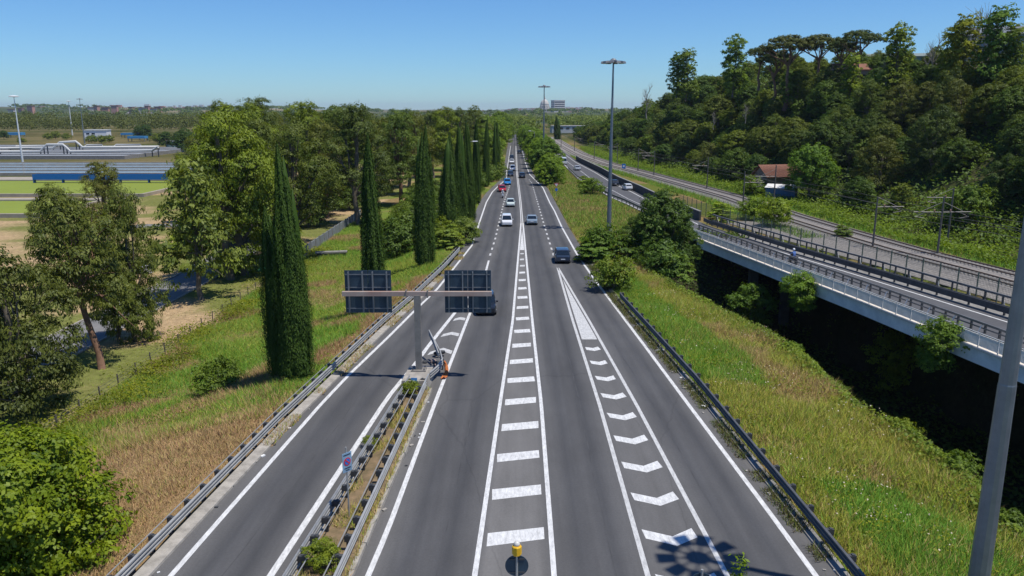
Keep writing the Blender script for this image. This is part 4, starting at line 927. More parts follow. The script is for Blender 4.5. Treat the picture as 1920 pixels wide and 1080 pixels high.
# bushes of the right verge
def bush(label, u, v, s, proto, col=(1, 1, 1), zg=0, cat='shrub', name='shrub', dz=0, z=None):
    x, y = G(u, v, zg); return tree(name, label, proto, (x, y, tz(x, y) - .1 + dz if z is None else z), s, None, col, None, cat)
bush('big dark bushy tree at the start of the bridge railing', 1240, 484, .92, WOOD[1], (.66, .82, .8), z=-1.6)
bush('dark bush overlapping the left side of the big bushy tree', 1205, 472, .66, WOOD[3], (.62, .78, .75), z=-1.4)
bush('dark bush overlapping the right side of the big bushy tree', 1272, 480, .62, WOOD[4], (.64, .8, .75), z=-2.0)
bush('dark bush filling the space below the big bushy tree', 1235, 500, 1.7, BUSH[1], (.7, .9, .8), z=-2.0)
bush('leafy green bush at the near foot of the big bush', 1262, 500, 1.35, TUFT[1], (1.0, 1.2, .9), z=-1.8)
bush('round dark green bush between the verge and the lighting mast', 1128, 486, 1.55, BUSH[0], (.8, 1.0, .7))
bush('arching leaves of the round bush on its road side', 1112, 490, 1.35, TUFT[0], (.9, 1.15, .8))
bush('second clump of the round bush nearer the big bush', 1165, 486, 1.35, TUFT[1], (.85, 1.05, .85))
bush('small bush growing over the near end of the dark guardrail', 1152, 545, 1.25, BUSH[1], (1.2, 1.25, .8))
bush('small light bush on the verge beside the far guardrail', 1110, 366, 1.3, BUSH[2], (1.1, 1.25, .8))
bush('bright bush at the edge of the side carriageway', 1098, 352, 1.2, TUFT[0], (1.5, 1.6, .9))
bush('bright green shrub breaking through the mesh fence', 1350, 415, 1.3, TUFT[1], (1.7, 1.75, .9))
bush('yellow-green shrub cluster behind the mesh fence', 1450, 425, 1.5, BUSH[1], (1.6, 1.6, .8))
bush('light shrub behind the mesh fence nearer the hut', 1415, 412, 1.4, BUSH[2], (1.5, 1.6, .8))
bush('small weed bush between the rails', 1580, 446, .8, TUFT[0], (.9, 1.0, .8))
bush('dark young tree on the hill side of the tracks behind the double-armed pole', 1810, 440, 2.0, BUSH[3], (.9, 1.05, .8))
for i, (u, v, Y, s, c, lb) in enumerate([(1500, 535, 82, 1.05, (1.15, 1.4, .9), 'green ivy bush climbing over the middle of the bridge railing'), (1797, 632, 61.5, 1.0, (1.05, 1.25, .85), 'green ivy bush spilling over the bridge railing near the mast'), (1410, 560, 92, 1.3, (.8, 1.05, .8), 'pale leafy bush growing up from the ravine under the bridge'), (1690, 650, 82, 1.6, (1.5, 1.5, .8), 'yellow-green bush lit by the sun below the bridge')]):
    x, y, z = D(u, v, Y); x = min(x, float(fL(y)) - .5 * s) if i < 2 else x
    t = tree('shrub', lb, BUSH[i], (x, y, z - 1.5 * s), s, None, c, None, 'shrub')
    o = link('trailing_leaves', BUSH[(i + 1) % 4][1], t, (.3, -.2, -1.6), None, (.7, .7, .9)); o.color = (*c, 1)
# near trees
L = dome_lobes(300, 8.2, 4.6, 22, .05)
NEAR = (trunk_mesh('trunk', 301, 5.0, .2, L, m_bark, (.2, .1), .15, 2), crown_mesh('crown', 302, L, M_BRIGHT, 60, 48, .6, .2, .6, .35, .5))
tree('near_tree', 'bright green leafy tree in the bottom left corner', NEAR, (-20.6, 29.5, -2.9), 1.0, 0.6, (1, 1, 1))
Ls = [((0, 0, z), (.55 * (1 - z / 9.5) + .12, .55 * (1 - z / 9.5) + .12, .5)) for z in np.arange(1, 9, .5)]
SMALLC = (MB().tube([(0, 0, -.3), (0, 0, 8.2)], [.12, .02], 6).mesh('trunk', m_bark), crown_mesh('crown', 305, Ls, M_BRIGHT, 90, 16, .3, .16, .4, 0, .3))
x, y, z = D(1388, 1046, 20.5); tree('young_conifer', 'tip of a young green conifer at the bottom edge beside the chevrons', SMALLC, (x, y, z - 8.9), 1.0, 0, (.9, 1.0, .8))
# ------------------------------------------------------------------ the wooded hill
SL = euc_lobes(310, 11, 1.7, 12, .1); SKY = (trunk_mesh('trunk', 311, 9, .16, SL, m_bark, (.2, .1), .2, 2), crown_mesh('crown', 312, SL, M_BROAD, 30, 24, .6, .36, .6, .2, .4))
hr = random.Random(11); hk = 0
HP = WOOD * 3 + [SKY, SKY, SKY, EUC[1], EUC[3], EUCLOW[0]]
pal = [(.66, .80, .70), (.80, .96, .75), (.95, 1.1, .75), (1.0, .95, .75), (1.25, 1.2, .7), (.85, .92, 1.0), (.62, .84, .7)]
names = ['dark green', 'mid-green', 'light green', 'olive', 'yellow-green', 'grey-green', 'deep green']
for ri, d in enumerate((9, 16.5, 24, 31.5, 39, 46.5, 54)):
    y = 52 + ri * 3.0 + (20 if ri == 0 else 0); i = 0
    while y < 530 and i < 50:
        x = float(fT(y)) + 8 + d + hr.uniform(-2.5, 2.5)
        skip = (ri == 0 and (150 < y < 190 or y < 128)) or (ri == 1 and (120 < y < 150 or y < 96)) or (ri == 2 and y < 70)
        if not skip:
            c = hr.randrange(7); s = hr.uniform(.58, .98) * (.9 if ri == 0 else .72 if ri >= 4 and y > 150 else 1) * (1.0 if y < 250 else 1.15)
            if ri >= 4 and hr.random() < .4: c = 4
            kf = .80 if y < 190 and ri < 5 else .92; pr_ = HP[hr.randrange(len(HP))]  # near lower rows darker: hillside shade put into their leaf colour
            tree('hillside_tree', '%s tree on the wooded hillside, %s row from the bottom, %s from near end' % (names[c], ordinal(ri), ordinal(i)), pr_, (x, y, tz(x, y) - 1.7), s * (1.18 if pr_ in WOOD else .8 if pr_ in EUC else 1.0), None, tuple(q * kf for q in pal[c]), 'trees on the wooded hillside', hz=hr.uniform(.75, 1.0)); i += 1
        y += hr.uniform(5.6, 7.6) * (1 if y < 230 else 1.5)
# skyline trees
def seat(x, y, z, h, s):
    """scale that stands a tree on the ground with its top at z"""
    return min(max((z - tz(x, y) + .3) / h, s * .8), s * 1.6)
for u, vt, Y, s_, lb in [(1427, 90, 235, .62, 'small umbrella pine at the left end of the skyline pines'), (1480, 70, 225, .95, 'umbrella pine with a tilted olive crown on the skyline'), (1455, 100, 232, .85, 'low flat umbrella pine between the small one and the tilted one'), (1538, 68, 222, 1.0, 'brown-tinged umbrella pine left of the biggest one'), (1612, 60, 208, 1.35, 'biggest umbrella pine with a wide flat crown on the skyline'), (1580, 80, 214, .9, 'umbrella pine half hidden by the biggest one')]:
    x, y, z = D(u, vt, Y); p = PINE[0] if s_ > .9 else PINE[1]; h = 12.4 if s_ > .9 else 11.4; s_ = seat(x, y, z, h, s_)
    tree('umbrella_pine', lb, p, (x, y, z - h * s_), s_, None, (1.15, 1.05, .8) if 'brown' in lb or 'olive' in lb else (.9, 1, .8), 'umbrella pines on the skyline')
for u, vt, Y, s_, c, lb in [(1690, 45, 190, 1.15, (1.35, 1.3, .7), 'tall yellow-green skyline tree right of the biggest pine'), (1790, 55, 175, 1.0, (1.5, 1.3, .65), 'yellowish skyline tree beside bare twigs'), (1815, 28, 168, 1.15, (1.5, 1.25, .6), 'golden-tinged skyline tree beneath tall bare branches'), (1880, 12, 160, 1.3, (.85, 1.1, .8), 'tall dark ivy-clad tree at the right end of the skyline'), (1910, 45, 158, 1.1, (1.2, 1.2, .7), 'yellow-green tree cut by the right edge on the skyline'), (1380, 66, 245, .95, (1.1, 1.25, .7), 'pointed tree standing out left of the small umbrella pine'), (1290, 92, 275, .9, (1.1, 1.15, .75), 'open-crowned tree at the left part of the skyline'), (1272, 98, 278, .8, (.8, 1.0, .8), 'dark small-crowned tree beside the open-crowned one'), (1600, 100, 200, .6, (1.5, 1.5, .6), 'small yellow-green tree in front of the biggest pine')]:
    x, y, z = D(u, vt, Y); s_ = seat(x, y, z, 11.3, s_); tree('skyline_tree', lb, SKY, (x, y, z - 11.3 * s_), s_, None, c, 'skyline trees')
for i, (u, vt, Y, s_, lb) in enumerate([(1758, 50, 180, .9, 'bare grey twigs left of the yellowish skyline tree'), (1835, -2, 170, 1.25, 'tall bare branches reaching above the golden skyline tree'), (1862, -4, 164, 1.2, 'bare forked branches beside the ivy-clad tree'), (1670, 70, 192, .7, 'thin bare tree left of the tall yellow-green one'), (1400, 190, 215, .8, 'pale dead branches in the middle of the wooded slope'), (1340, 205, 230, .8, 'pale dead tree on the left part of the wooded slope'), (1215, 150, 320, .9, 'bare tree at the far left shoulder of the hill')]):
    x, y, z = D(u, vt, Y); s_ = .55 if 'slope' in lb else seat(x, y, z, 10, s_); t = thing('bare_tree', lb, 'tree', (x, y, z - 10 * s_), i * 1.1, 'bare trees', s_); link('branches', BARE[i % 2], t)

# ------------------------------------------------------------------ grasses and creepers (nobody could count them)
M_GRASS = leafmat('grass_blades', None, None, .25, colattr=True, gloss=0.02, up=.7)
def blades(name, label, X, Y, Hh, colr, w=.05, lean=.35, Z=None, seed=1):
    rng = np.random.default_rng(seed); n = len(X); Z = terrain(X, Y) if Z is None else Z
    a = rng.uniform(0, 6.283, n); l = Hh * rng.uniform(0, lean, n) * 1.6; b = rng.uniform(0, 6.283, n); ww = w * rng.uniform(.6, 1.4, n)
    dx, dy = np.cos(a) * ww / 2, np.sin(a) * ww / 2
    base = np.stack([X, Y, Z - .05], 1)
    V = np.stack([base + np.stack([dx, dy, 0 * dx], 1), base - np.stack([dx, dy, 0 * dx], 1), base + np.stack([np.cos(b) * l, np.sin(b) * l, Hh], 1)], 1).reshape(-1, 3)
    o = link(name, npmesh(name, V, np.arange(3 * n, dtype=np.int32).reshape(n, 3), M_GRASS, cattr=np.repeat(np.clip(colr, 0.004, 1), 3, 0)))
    o.color = (1, 1, 1, 1)
    return tag(o, label, 'grass', kind='stuff')
def gcol(rng, n, palette, idx): return np.array(palette)[idx] * rng.uniform(.7, 1.3, (n, 1)) * rng.uniform(.92, 1.08, (n, 3))
GP = [(0.14, 0.29, 0.035), (0.24, 0.32, 0.04), (0.46, 0.36, 0.14), (0.48, 0.34, 0.17), (0.31, 0.18, 0.10), (0.37, 0.37, 0.065), (0.44, 0.295, 0.15), (0.34, 0.215, 0.115)]
g = np.random.default_rng(21)
n = 380000; Y = 24 + 130 * g.random(n) ** 1.5; X = fRL(Y) - .45 + g.random(n) * (-30.6 - fRL(Y) + .45)
p1 = wob(X, Y, 4.5, .7) + .35 * wob(X, Y, 1.3, 2.0); dry = sstep(54, 38, Y + 4 * p1) * sstep(-29.5, -24, X + 2 * p1) + .8 * sstep(.25, .6, p1) * (Y > 45)
r = g.random(n); dry = np.where(Y < 44, np.maximum(dry, sstep(-29, -25, X + 1.5 * p1) * .97), dry); idx = np.where(r < np.clip(dry, 0, .97), np.where(g.random(n) < .25, 2, np.where(g.random(n) < .65, 6, 7)), np.where(g.random(n) < .55 - .4 * wob(X, Y, 7., 2.), 0, np.where(g.random(n) < .6, 1, 5)))
red = ((wob(X, Y, 3.4, 5.1) > .55) & (Y > 50)) | ((fRL(Y) - X < 2.6 + 1.2 * p1) & (Y > 54) & (Y < 86)); idx = np.where(red & (g.random(n) < .8), np.where(g.random(n) < .5, 4, 6), idx)
hgt = (.25 + .32 * g.random(n)) * (1 + .6 * wob(X, Y, 2.0, 1.7)) * np.where(dry > .8, .62, 1.0) * np.clip((fRL(Y) - X) / 2.0, .35, 1)
blades('grass', 'tall green and straw-dry grass on the bank left of the slip road', X, Y, np.clip(hgt, .12, 1), gcol(g, n, GP, idx), .042, .7, seed=2)
n = 300000; Y = 22 + 100 * g.random(n) ** 1.35; X = fRR(Y) + .25 + g.random(n) * np.clip(fRav(Y) - fRR(Y) + .6, .5, 16)
p1 = wob(X, Y, 3.6, 3.3) + .4 * wob(X, Y, 1.2, .5); fr = (X - fRR(Y)) / np.clip(fRav(Y) - fRR(Y), 1, 20)
dry = .05 + .72 * sstep(.1, .5, p1 + .5 * np.sin(fr * 3.0) - .32); r = g.random(n)
grn = ((fr < .5 + .1 * p1) & (Y > 50) & (Y < 84)) | ((fr > .2) & (fr < .75 + .15 * p1) & (Y < 36 + 3 * p1)); dry = np.where(grn, dry * .15, dry + .12)
idx = np.where(r < dry * .9, np.where(g.random(n) < .62, 2, np.where(g.random(n) < .35, 3, 4)), np.where(grn & (g.random(n) < .75), 0, np.where(g.random(n) < .6 + .3 * wob(X, Y, 5., 1.), 5, np.where(g.random(n) < .6, 1, 0))))
hgt = (.3 + .4 * g.random(n)) * (1 + .5 * wob(X, Y, 1.8, 4.1))
blades('grass', 'tall yellowing grass on the verge between the main road and the ravine', X, Y, np.clip(hgt, .12, 1.1), gcol(g, n, GP, idx), .042, .7, seed=3)
n = 90000; Y = 112 + 150 * g.random(n) ** 1.2; X = fRR(Y) + .2 + g.random(n) * np.clip(fL(Y) - fRR(Y) - .6, .3, 16)
p1 = wob(X, Y, 5, 2.3); idx = np.where(g.random(n) < .25 + .4 * sstep(0, .7, p1), np.where(g.random(n) < .6, 2, 4), np.where(g.random(n) < .5, 1, 0))
blades('grass', 'green grass on the verge around the lighting mast', X, Y, .35 + .4 * g.random(n), gcol(g, n, GP, idx), .09, .5, seed=4)
n = 70000; Y = 40 + 95 * g.random(n); X = -31.5 - g.random(n) * 32; keep = (np.abs(X + 41) > 3.0); X, Y = X[keep], Y[keep]; n = len(X)
p1 = wob(X, Y, 5.0, .3) + .35 * wob(X, Y, 1.7, 1.3); idx = np.where(g.random(n) < sstep(-.3, .5, p1), 3, 1)
blades('grass', 'short patchy lawn with dry leaves under the eucalyptus trees', X, Y, .08 + .1 * g.random(n), gcol(g, n, GP, idx), .07, .8, Z=np.full(n, -3.0), seed=5)
n = 60000; Y = 60 + 300 * g.random(n) ** 1.3; s_ = np.where(g.random(n) < .35, -1, 1); X = fT(Y) + s_ * (3.6 + g.random(n) ** .7 * np.where(s_ > 0, 6.0, 4.5)); ok = (X > fFence(Y) + .3) & ((X > fT(Y)) | (Y > 112)); X, Y = X[ok], Y[ok]; n = len(X)
blades('grass', 'green grass and weeds along both sides of the railway', X, Y, .3 + .45 * g.random(n), gcol(g, n, GP, np.where(g.random(n) < .7, 0, 1)), .10, .5, seed=6)
n = 20000; Y = 12 + 37 * g.random(n); tt = g.random(n); X = fML(Y) * (1 - tt) + (fMR(Y) + .3) * tt; ok = (wob(X, Y, 1.2, 1.1) > .1) | (tt > .93); X, Y = X[ok], Y[ok]; n = len(X)
blades('weeds', 'dry weeds growing in the soil of the median', X, Y, .12 + .3 * g.random(n), gcol(g, n, GP, g.choice([1, 2, 3, 5, 2], n)), .035, .8, Z=np.full(n, .14), seed=7)
n = 36000; Y = 12 + 88 * g.random(n); X = fRR(Y) - .95 + .95 * g.random(n) ** .5; ok = wob(X * 0, Y, .9, 1.1) > -.35; X, Y = X[ok], Y[ok]; n = len(X)
blades('weeds', 'dark weeds rooted along the foot of the right-hand guardrail', X, Y, .12 + .42 * g.random(n) * g.random(n), gcol(g, n, [(0.06, 0.09, 0.02), (.11, .085, .045), (.15, .17, .04)], g.choice(3, n)), .05, .9, Z=np.zeros(n), seed=8)
n = 12000; Y = 40 + 60 * g.random(n); X = fRL(Y) + .1 + .55 * g.random(n) ** 1.5 * (1 + .8 * np.clip(wob(Y * 0, Y, 2.0, .4), 0, 1)); ok = wob(X * 0, Y, 1.6, 2.2) > -.05; X, Y = X[ok], Y[ok]; n = len(X)
blades('weeds', 'straw-coloured weeds creeping over the kerb beside the slip road', X, Y, .1 + .25 * g.random(n), gcol(g, n, GP, g.choice([2, 3, 1, 4], n)), .045, .9, Z=np.full(n, .05), seed=9)
def creeper(name, label, X, Y, Zoff, size, mat, col, seed, Z=None):
    rng = np.random.default_rng(seed); n = len(X); Z = terrain(X, Y) if Z is None else Z
    C = np.stack([X, Y, Z + Zoff], 1); N = np.array([[.1, -.2, 1.0]]) + .5 * rng.normal(size=(n, 3))
    T = np.clip(.5 + .35 * wob(X, Y, 1.5, seed) + .18 * rng.normal(size=n), 0, 1)
    o = link(name, npmesh(name, leaf_arrays(C, N, size, .7, rng), quads(n), mat, fattr={'tint': np.repeat(T, 4)})); o.color = (*col, 1)
    return tag(o, label, 'undergrowth', kind='stuff')
n = 24000; Y = 40 + 80 * g.random(n); X = -29.6 + 1.9 * g.normal(size=n) * .6 + 1.6 * wob(Y * 0, Y, 3, 1); ok = wob(X, Y, 2.4, .6) + .3 * g.normal(size=n) > -.05; X, Y = X[ok], Y[ok]; n = len(X); creeper('brambles', 'band of green brambles along the foot of the grassy bank', X, Y, .2 + .5 * g.random(n) * (1 + .6 * wob(X, Y, 1.5, 2)), .18, M_BRIGHT, (.95, .8, .9), 31)
n = 22000; Y = 28 + 66 * g.random(n); X = fRav(Y) + .35 + 1.0 * g.normal(size=n) * .8; ok = wob(X, Y, 2.2, 1.6) + .35 * g.normal(size=n) > -.25; X, Y = X[ok], Y[ok]; n = len(X); creeper('brambles', 'brambles and creepers hanging over the edge of the ravine', X, Y, .15 + .7 * g.random(n), .2, M_BROAD, (1.2, 1.25, .8), 32)
n = 70000; Y = 66 + 330 * g.random(n) ** 1.6; X = fT(Y) + 5.8 + 14 * g.random(n) ** 1.2 * np.where(Y < 135, 1.3, .8)
creeper('undergrowth', 'bright green creepers covering the foot of the hill beside the railway', X, Y, .2 + 1.5 * g.random(n) ** 1.5 * np.clip(.55 + .75 * wob(X, Y, 2.6, 1.2), .08, 1.4), .34, M_BRIGHT, (.75, .85, .9), 33)
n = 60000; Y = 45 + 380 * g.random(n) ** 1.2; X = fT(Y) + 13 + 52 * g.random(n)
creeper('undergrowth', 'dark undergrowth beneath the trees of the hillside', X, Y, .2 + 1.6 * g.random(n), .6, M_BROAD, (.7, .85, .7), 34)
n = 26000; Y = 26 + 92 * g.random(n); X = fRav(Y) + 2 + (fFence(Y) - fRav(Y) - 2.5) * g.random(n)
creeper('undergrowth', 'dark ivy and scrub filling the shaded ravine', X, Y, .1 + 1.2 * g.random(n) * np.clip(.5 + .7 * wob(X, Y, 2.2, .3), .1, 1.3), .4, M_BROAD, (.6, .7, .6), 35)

x, y, z = D(1512, 345, 158); tree('hut_tree', 'bright leafy tree covering the right end of the hut roof', WOOD[2], (60.2, 159, -.8), 1.12, 1.0, (.95, 1.25, .75))
tree('hut_tree', 'smaller leafy tree overlapping the left end of the hut', BUSH[2], (52.2, 171, 0), 1.5, 1.0, (1.2, 1.35, .75))
mg = 'small bushes in the median'
for i, (u, v, s, lb) in enumerate([(605, 1062, .42, 'small bright bush in the median at the bottom edge'), (770, 742, .34, 'small yellow-green bush in the median just before the plinth'), (694, 836, .22, 'tiny weed bush in the median beside the right guardrail')]):
    x, y = G(u, v, .14); tree('median_bush', lb, BUSH[i], (x, y, .1), s, None, (1.5, 1.4, .7), mg, 'shrub')

for i in range(14):
    y = 196 + i * 10.5; x = float(fRR(y)) + rw.uniform(1.8, 6.0); x = min(x, .060 * y - 2.5, float(fL(y)) - 2.0)
    tree('shrub', '%s low shrub from the near end under the trees right of the distant road' % ordinal(i), BUSH[i % 4], (x, y, tz(x, y) - .2), rw.uniform(.9, 1.5), None, rw.choice([(1.2, 1.45, .8), (1.0, 1.2, .8), (1.5, 1.6, .8)]), 'low shrubs right of the distant road', 'shrub')

for i, (yy, s, c, lb) in enumerate([(44, .85, (1.7, 1.6, .6), 'yellow bush on the edge of the ravine, brightest on the verge'), (38.5, 1.0, (1.1, 1.25, .8), 'leafy bramble mound at the ravine edge nearest the mast'), (52, .7, (1.1, 1.3, .8), 'small bramble mound at the ravine edge halfway along the verge'), (61, .8, (1.1, 1.35, .8), 'green bramble mound where the ravine edge bends'), (70, .75, (1.2, 1.4, .8), 'light green bush at the ravine edge before the bushy tree'), (33, .9, (1.0, 1.15, .8), 'dark bramble mound behind the foot of the near mast')]):
    x = float(fRav(yy)) + .1; tree('bramble_bush', lb, BUSH[i % 4], (x, yy, tz(x, yy) - .35), s * .62, None, tuple(q * .85 for q in c), 'bushes along the ravine edge', 'shrub')

# broad-leaved weeds in patches among the grasses
n = 42000; Y = 24 + 110 * g.random(n) ** 1.4; X = fRL(Y) - .8 + g.random(n) * (-30 - fRL(Y) + .8); ok = (wob(X, Y, 1.6, 4.4) + .25 * g.normal(size=n) > .42) & ((Y > 48) | (X < -26)); X, Y = X[ok], Y[ok]; n = len(X)
creeper('weeds', 'broad-leaved weeds scattered through the bank grass', X, Y, .2 + .45 * g.random(n), .14, M_BRIGHT, (.85, .85, 1.2), 41)
n = 42000; Y = 22 + 95 * g.random(n) ** 1.3; X = fRR(Y) + .3 + g.random(n) * np.clip(fRav(Y) - fRR(Y), .5, 16); ok = (wob(X, Y, 1.3, 5.4) + .25 * g.normal(size=n) > .42); X, Y = X[ok], Y[ok]; n = len(X)
creeper('weeds', 'broad-leaved weeds scattered through the verge grass', X, Y, .25 + .5 * g.random(n), .13, M_BRIGHT, (1.05, .9, 1.0), 42)
n = 1500; Y = 24 + 70 * g.random(n) ** 1.3; X = fRR(Y) + 1 + g.random(n) * np.clip(fRav(Y) - fRR(Y) - 1.5, .5, 16); ok = wob(X, Y, 2.3, 7.4) > .2; X, Y = X[ok], Y[ok]; n = len(X)
o = creeper('flowers', 'tiny pale wild flowers dotting the verge grass', X, Y, .5 + .4 * g.random(n), .10, M_DRY, (3.2, 3.8, 5.0), 43)
lt = MB(); lr = random.Random(4)
for k in range(70):
    yy = lr.uniform(26, 75); s = lr.uniform(.05, .13); x = lr.choice([float(fRR(yy)) - lr.uniform(.2, .9), float(fRL(yy)) + lr.uniform(.3, .8), float(fMR(min(yy, 49))) + lr.uniform(.4, .8) if yy < 49 else float(fRR(yy)) - .5])
    lt.box(-s, s, -s * .6, s * .6, 0, s * .5, lr.randrange(3), Matrix.Translation((x, yy, .01)) @ Matrix.Rotation(lr.uniform(0, 6), 4, 'Z'))
tag(lt.build('litter', [m_white, m_conc, m_trim2 if False else m_galv_d]), 'scraps of litter and grit along the guardrails', 'litter', kind='stuff')

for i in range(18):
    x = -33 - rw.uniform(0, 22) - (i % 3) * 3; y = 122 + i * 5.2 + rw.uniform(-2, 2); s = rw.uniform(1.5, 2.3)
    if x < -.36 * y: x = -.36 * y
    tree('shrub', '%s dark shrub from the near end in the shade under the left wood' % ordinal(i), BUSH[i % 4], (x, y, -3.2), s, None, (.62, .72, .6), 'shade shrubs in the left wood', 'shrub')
# ------------------------------------------------------------------ vehicles
m_glass = pbr('car_glass', (0.012, 0.018, 0.024), 0.06, spec=0.8); m_tyre = pbr('tyre_rubber', (0.015, 0.015, 0.016), 0.85); m_rim = pbr('wheel_rim', (0.42, 0.43, 0.45), 0.3, 0.8)
m_trim = pbr('car_trim', (0.02, 0.02, 0.022), 0.6); m_hl = pbr('head_lamp', (0.72, 0.76, 0.80), 0.08, spec=0.9, coat=1.0); m_tl = pbr('tail_lamp', (0.40, 0.015, 0.015), 0.15, spec=0.8, coat=1.0); m_plate = pbr('number_plate', (0.75, 0.75, 0.73), 0.5)
def paint(name, c, metal=0.0): return pbr(name, c, 0.3, metal, spec=0.5, coat=0.7)
P_WHITE = paint('paint_white', (0.76, 0.77, 0.78)); P_RED = paint('paint_red', (0.45, 0.02, 0.03)); P_BLUE = paint('paint_blue', (0.02, 0.22, 0.55)); P_DARK = paint('paint_dark', (0.018, 0.022, 0.030), .2); P_SILV = paint('paint_silver_blue', (0.34, 0.42, 0.47), .3); P_GREY = paint('paint_dark_blue', (0.03, 0.045, 0.075), .2); P_MINT = paint('paint_pale_mint', (0.58, 0.66, 0.62))
CARS = {  # L, W, H, belt height, bonnet length, windscreen run, roof end from the back, rear-glass run, bonnet height
    'hatch': (3.95, 1.72, 1.50, .92, .85, .75, .28, .42, .86), 'sedan': (4.5, 1.78, 1.44, .90, 1.15, .80, 1.0, .70, .84), 'suv': (4.35, 1.84, 1.65, 1.02, 1.0, .65, .22, .45, .98),
    'mpv': (4.1, 1.75, 1.74, 1.05, .62, .80, .10, .22, .98), 'micro': (2.75, 1.62, 1.54, .95, .45, .65, .15, .35, .90), 'van': (5.2, 2.0, 2.35, 1.25, .55, .75, .05, .10, 1.1)}
def ring(mb, secs, mi, cap=True):
    n = len(secs[0]); vs = [p for s in secs for p in s]; fs = []
    for i in range(len(secs) - 1):
        for k in range(n): fs.append((i * n + k, i * n + (k + 1) % n, (i + 1) * n + (k + 1) % n, (i + 1) * n + k))
    if cap: fs += [tuple(range(n)), tuple((len(secs) - 1) * n + k for k in reversed(range(n)))]
    mb.add(vs, fs, mi)
def car_meshes(kind):
    L, W, H, zb, hood, ws, re, rg, zh = CARS[kind]; w = W / 2; M = {}
    # body runs from the nose at y=-L/2 to the tail at y=+L/2
    def sec(y, z0, z1, ww, r=.10):
        return [(-ww * .93, y, z0), (ww * .93, y, z0), (ww, y, z0 + r), (ww, y, z1 - r * 1.6), (ww * .95, y, z1 - r * .5), (ww * .86, y, z1), (-ww * .86, y, z1), (-ww * .95, y, z1 - r * .5), (-ww, y, z1 - r * 1.6), (-ww, y, z0 + r)]
    b = MB(); y0, y1 = -L / 2, L / 2; zr = zb + .02
    ring(b, [sec(y0, .36, zh - .28, w * .80), sec(y0 + .08, .24, zh - .14, w * .90), sec(y0 + .35, .20, zh - .04, w * .97), sec(y0 + hood, .20, zh + .03, w), sec(y0 + hood + .25, .20, zb, w), sec(0, .19, zb, w), sec(y1 - .55, .20, zr, w), sec(y1 - .18, .24, zr - .02, w * .95), sec(y1 - .03, .34, zr - .10, w * .88), sec(y1, .42, zr - .2, w * .82)], 0)
    M['body'] = b
    ya = y0 + hood + .05; yb_ = ya + ws; yc = y1 - re - rg; yd = y1 - re + .02; wt = w * .76; zt = H
    def gs(y, ww, z): return [(-w * .92, y, zb - .03), (w * .92, y, zb - .03), (ww, y, z), (-ww, y, z)]
    g = MB(); gsec = [gs(ya, w * .90, zb + .0), gs(yb_, wt, zt - .05), gs((yb_ + yc) / 2, wt * 1.01, zt - .03), gs(yc, wt * .98, zt - .06), gs(yd, w * .86, zb + .0)]
    ring(g, gsec, 0); M['windows'] = g
    r = MB(); rs = []
    for y, ww, z in ((yb_ - .10, wt * .92, zt - .085), (yb_ + .12, wt * 1.0, zt - .02), ((yb_ + yc) / 2, wt * 1.03, zt), (yc - .05, wt * 1.0, zt - .03), (yc + .10, wt * .9, zt - .1)):
        rs.append([(-ww * 1.02, y, z - .07), (ww * 1.02, y, z - .07), (ww, y, z - .02), (ww * .8, y, z + .012), (-ww * .8, y, z + .012), (-ww, y, z - .02)])
    ring(r, rs, 0)
    for s in (-1, 1):      # pillars
        for (p, q) in (((s * w * .91, ya - .02, zb - .02), (s * wt * .99, yb_, zt - .06)), ((s * w * .925, (yb_ + yc) / 2, zb - .02), (s * wt * 1.03, (yb_ + yc) / 2, zt - .06)), ((s * w * .89, yd, zb - .02), (s * wt * .98, yc, zt - .08))): r.tube([p, q], .045, 5)
    M['roof'] = r
    return M, (L, W, H, zb, zh)
CM = {}
tyre_m = MB().lathe([(.18, -.10), (.30, -.105), (.325, -.07), (.325, .07), (.30, .105), (.18, .10)], 16).mesh('tyre', m_tyre, True)
rim_m = MB().lathe([(.02, -.06), (.20, -.085), (.20, .085), (.02, .06)], 12).mesh('rim', m_rim)
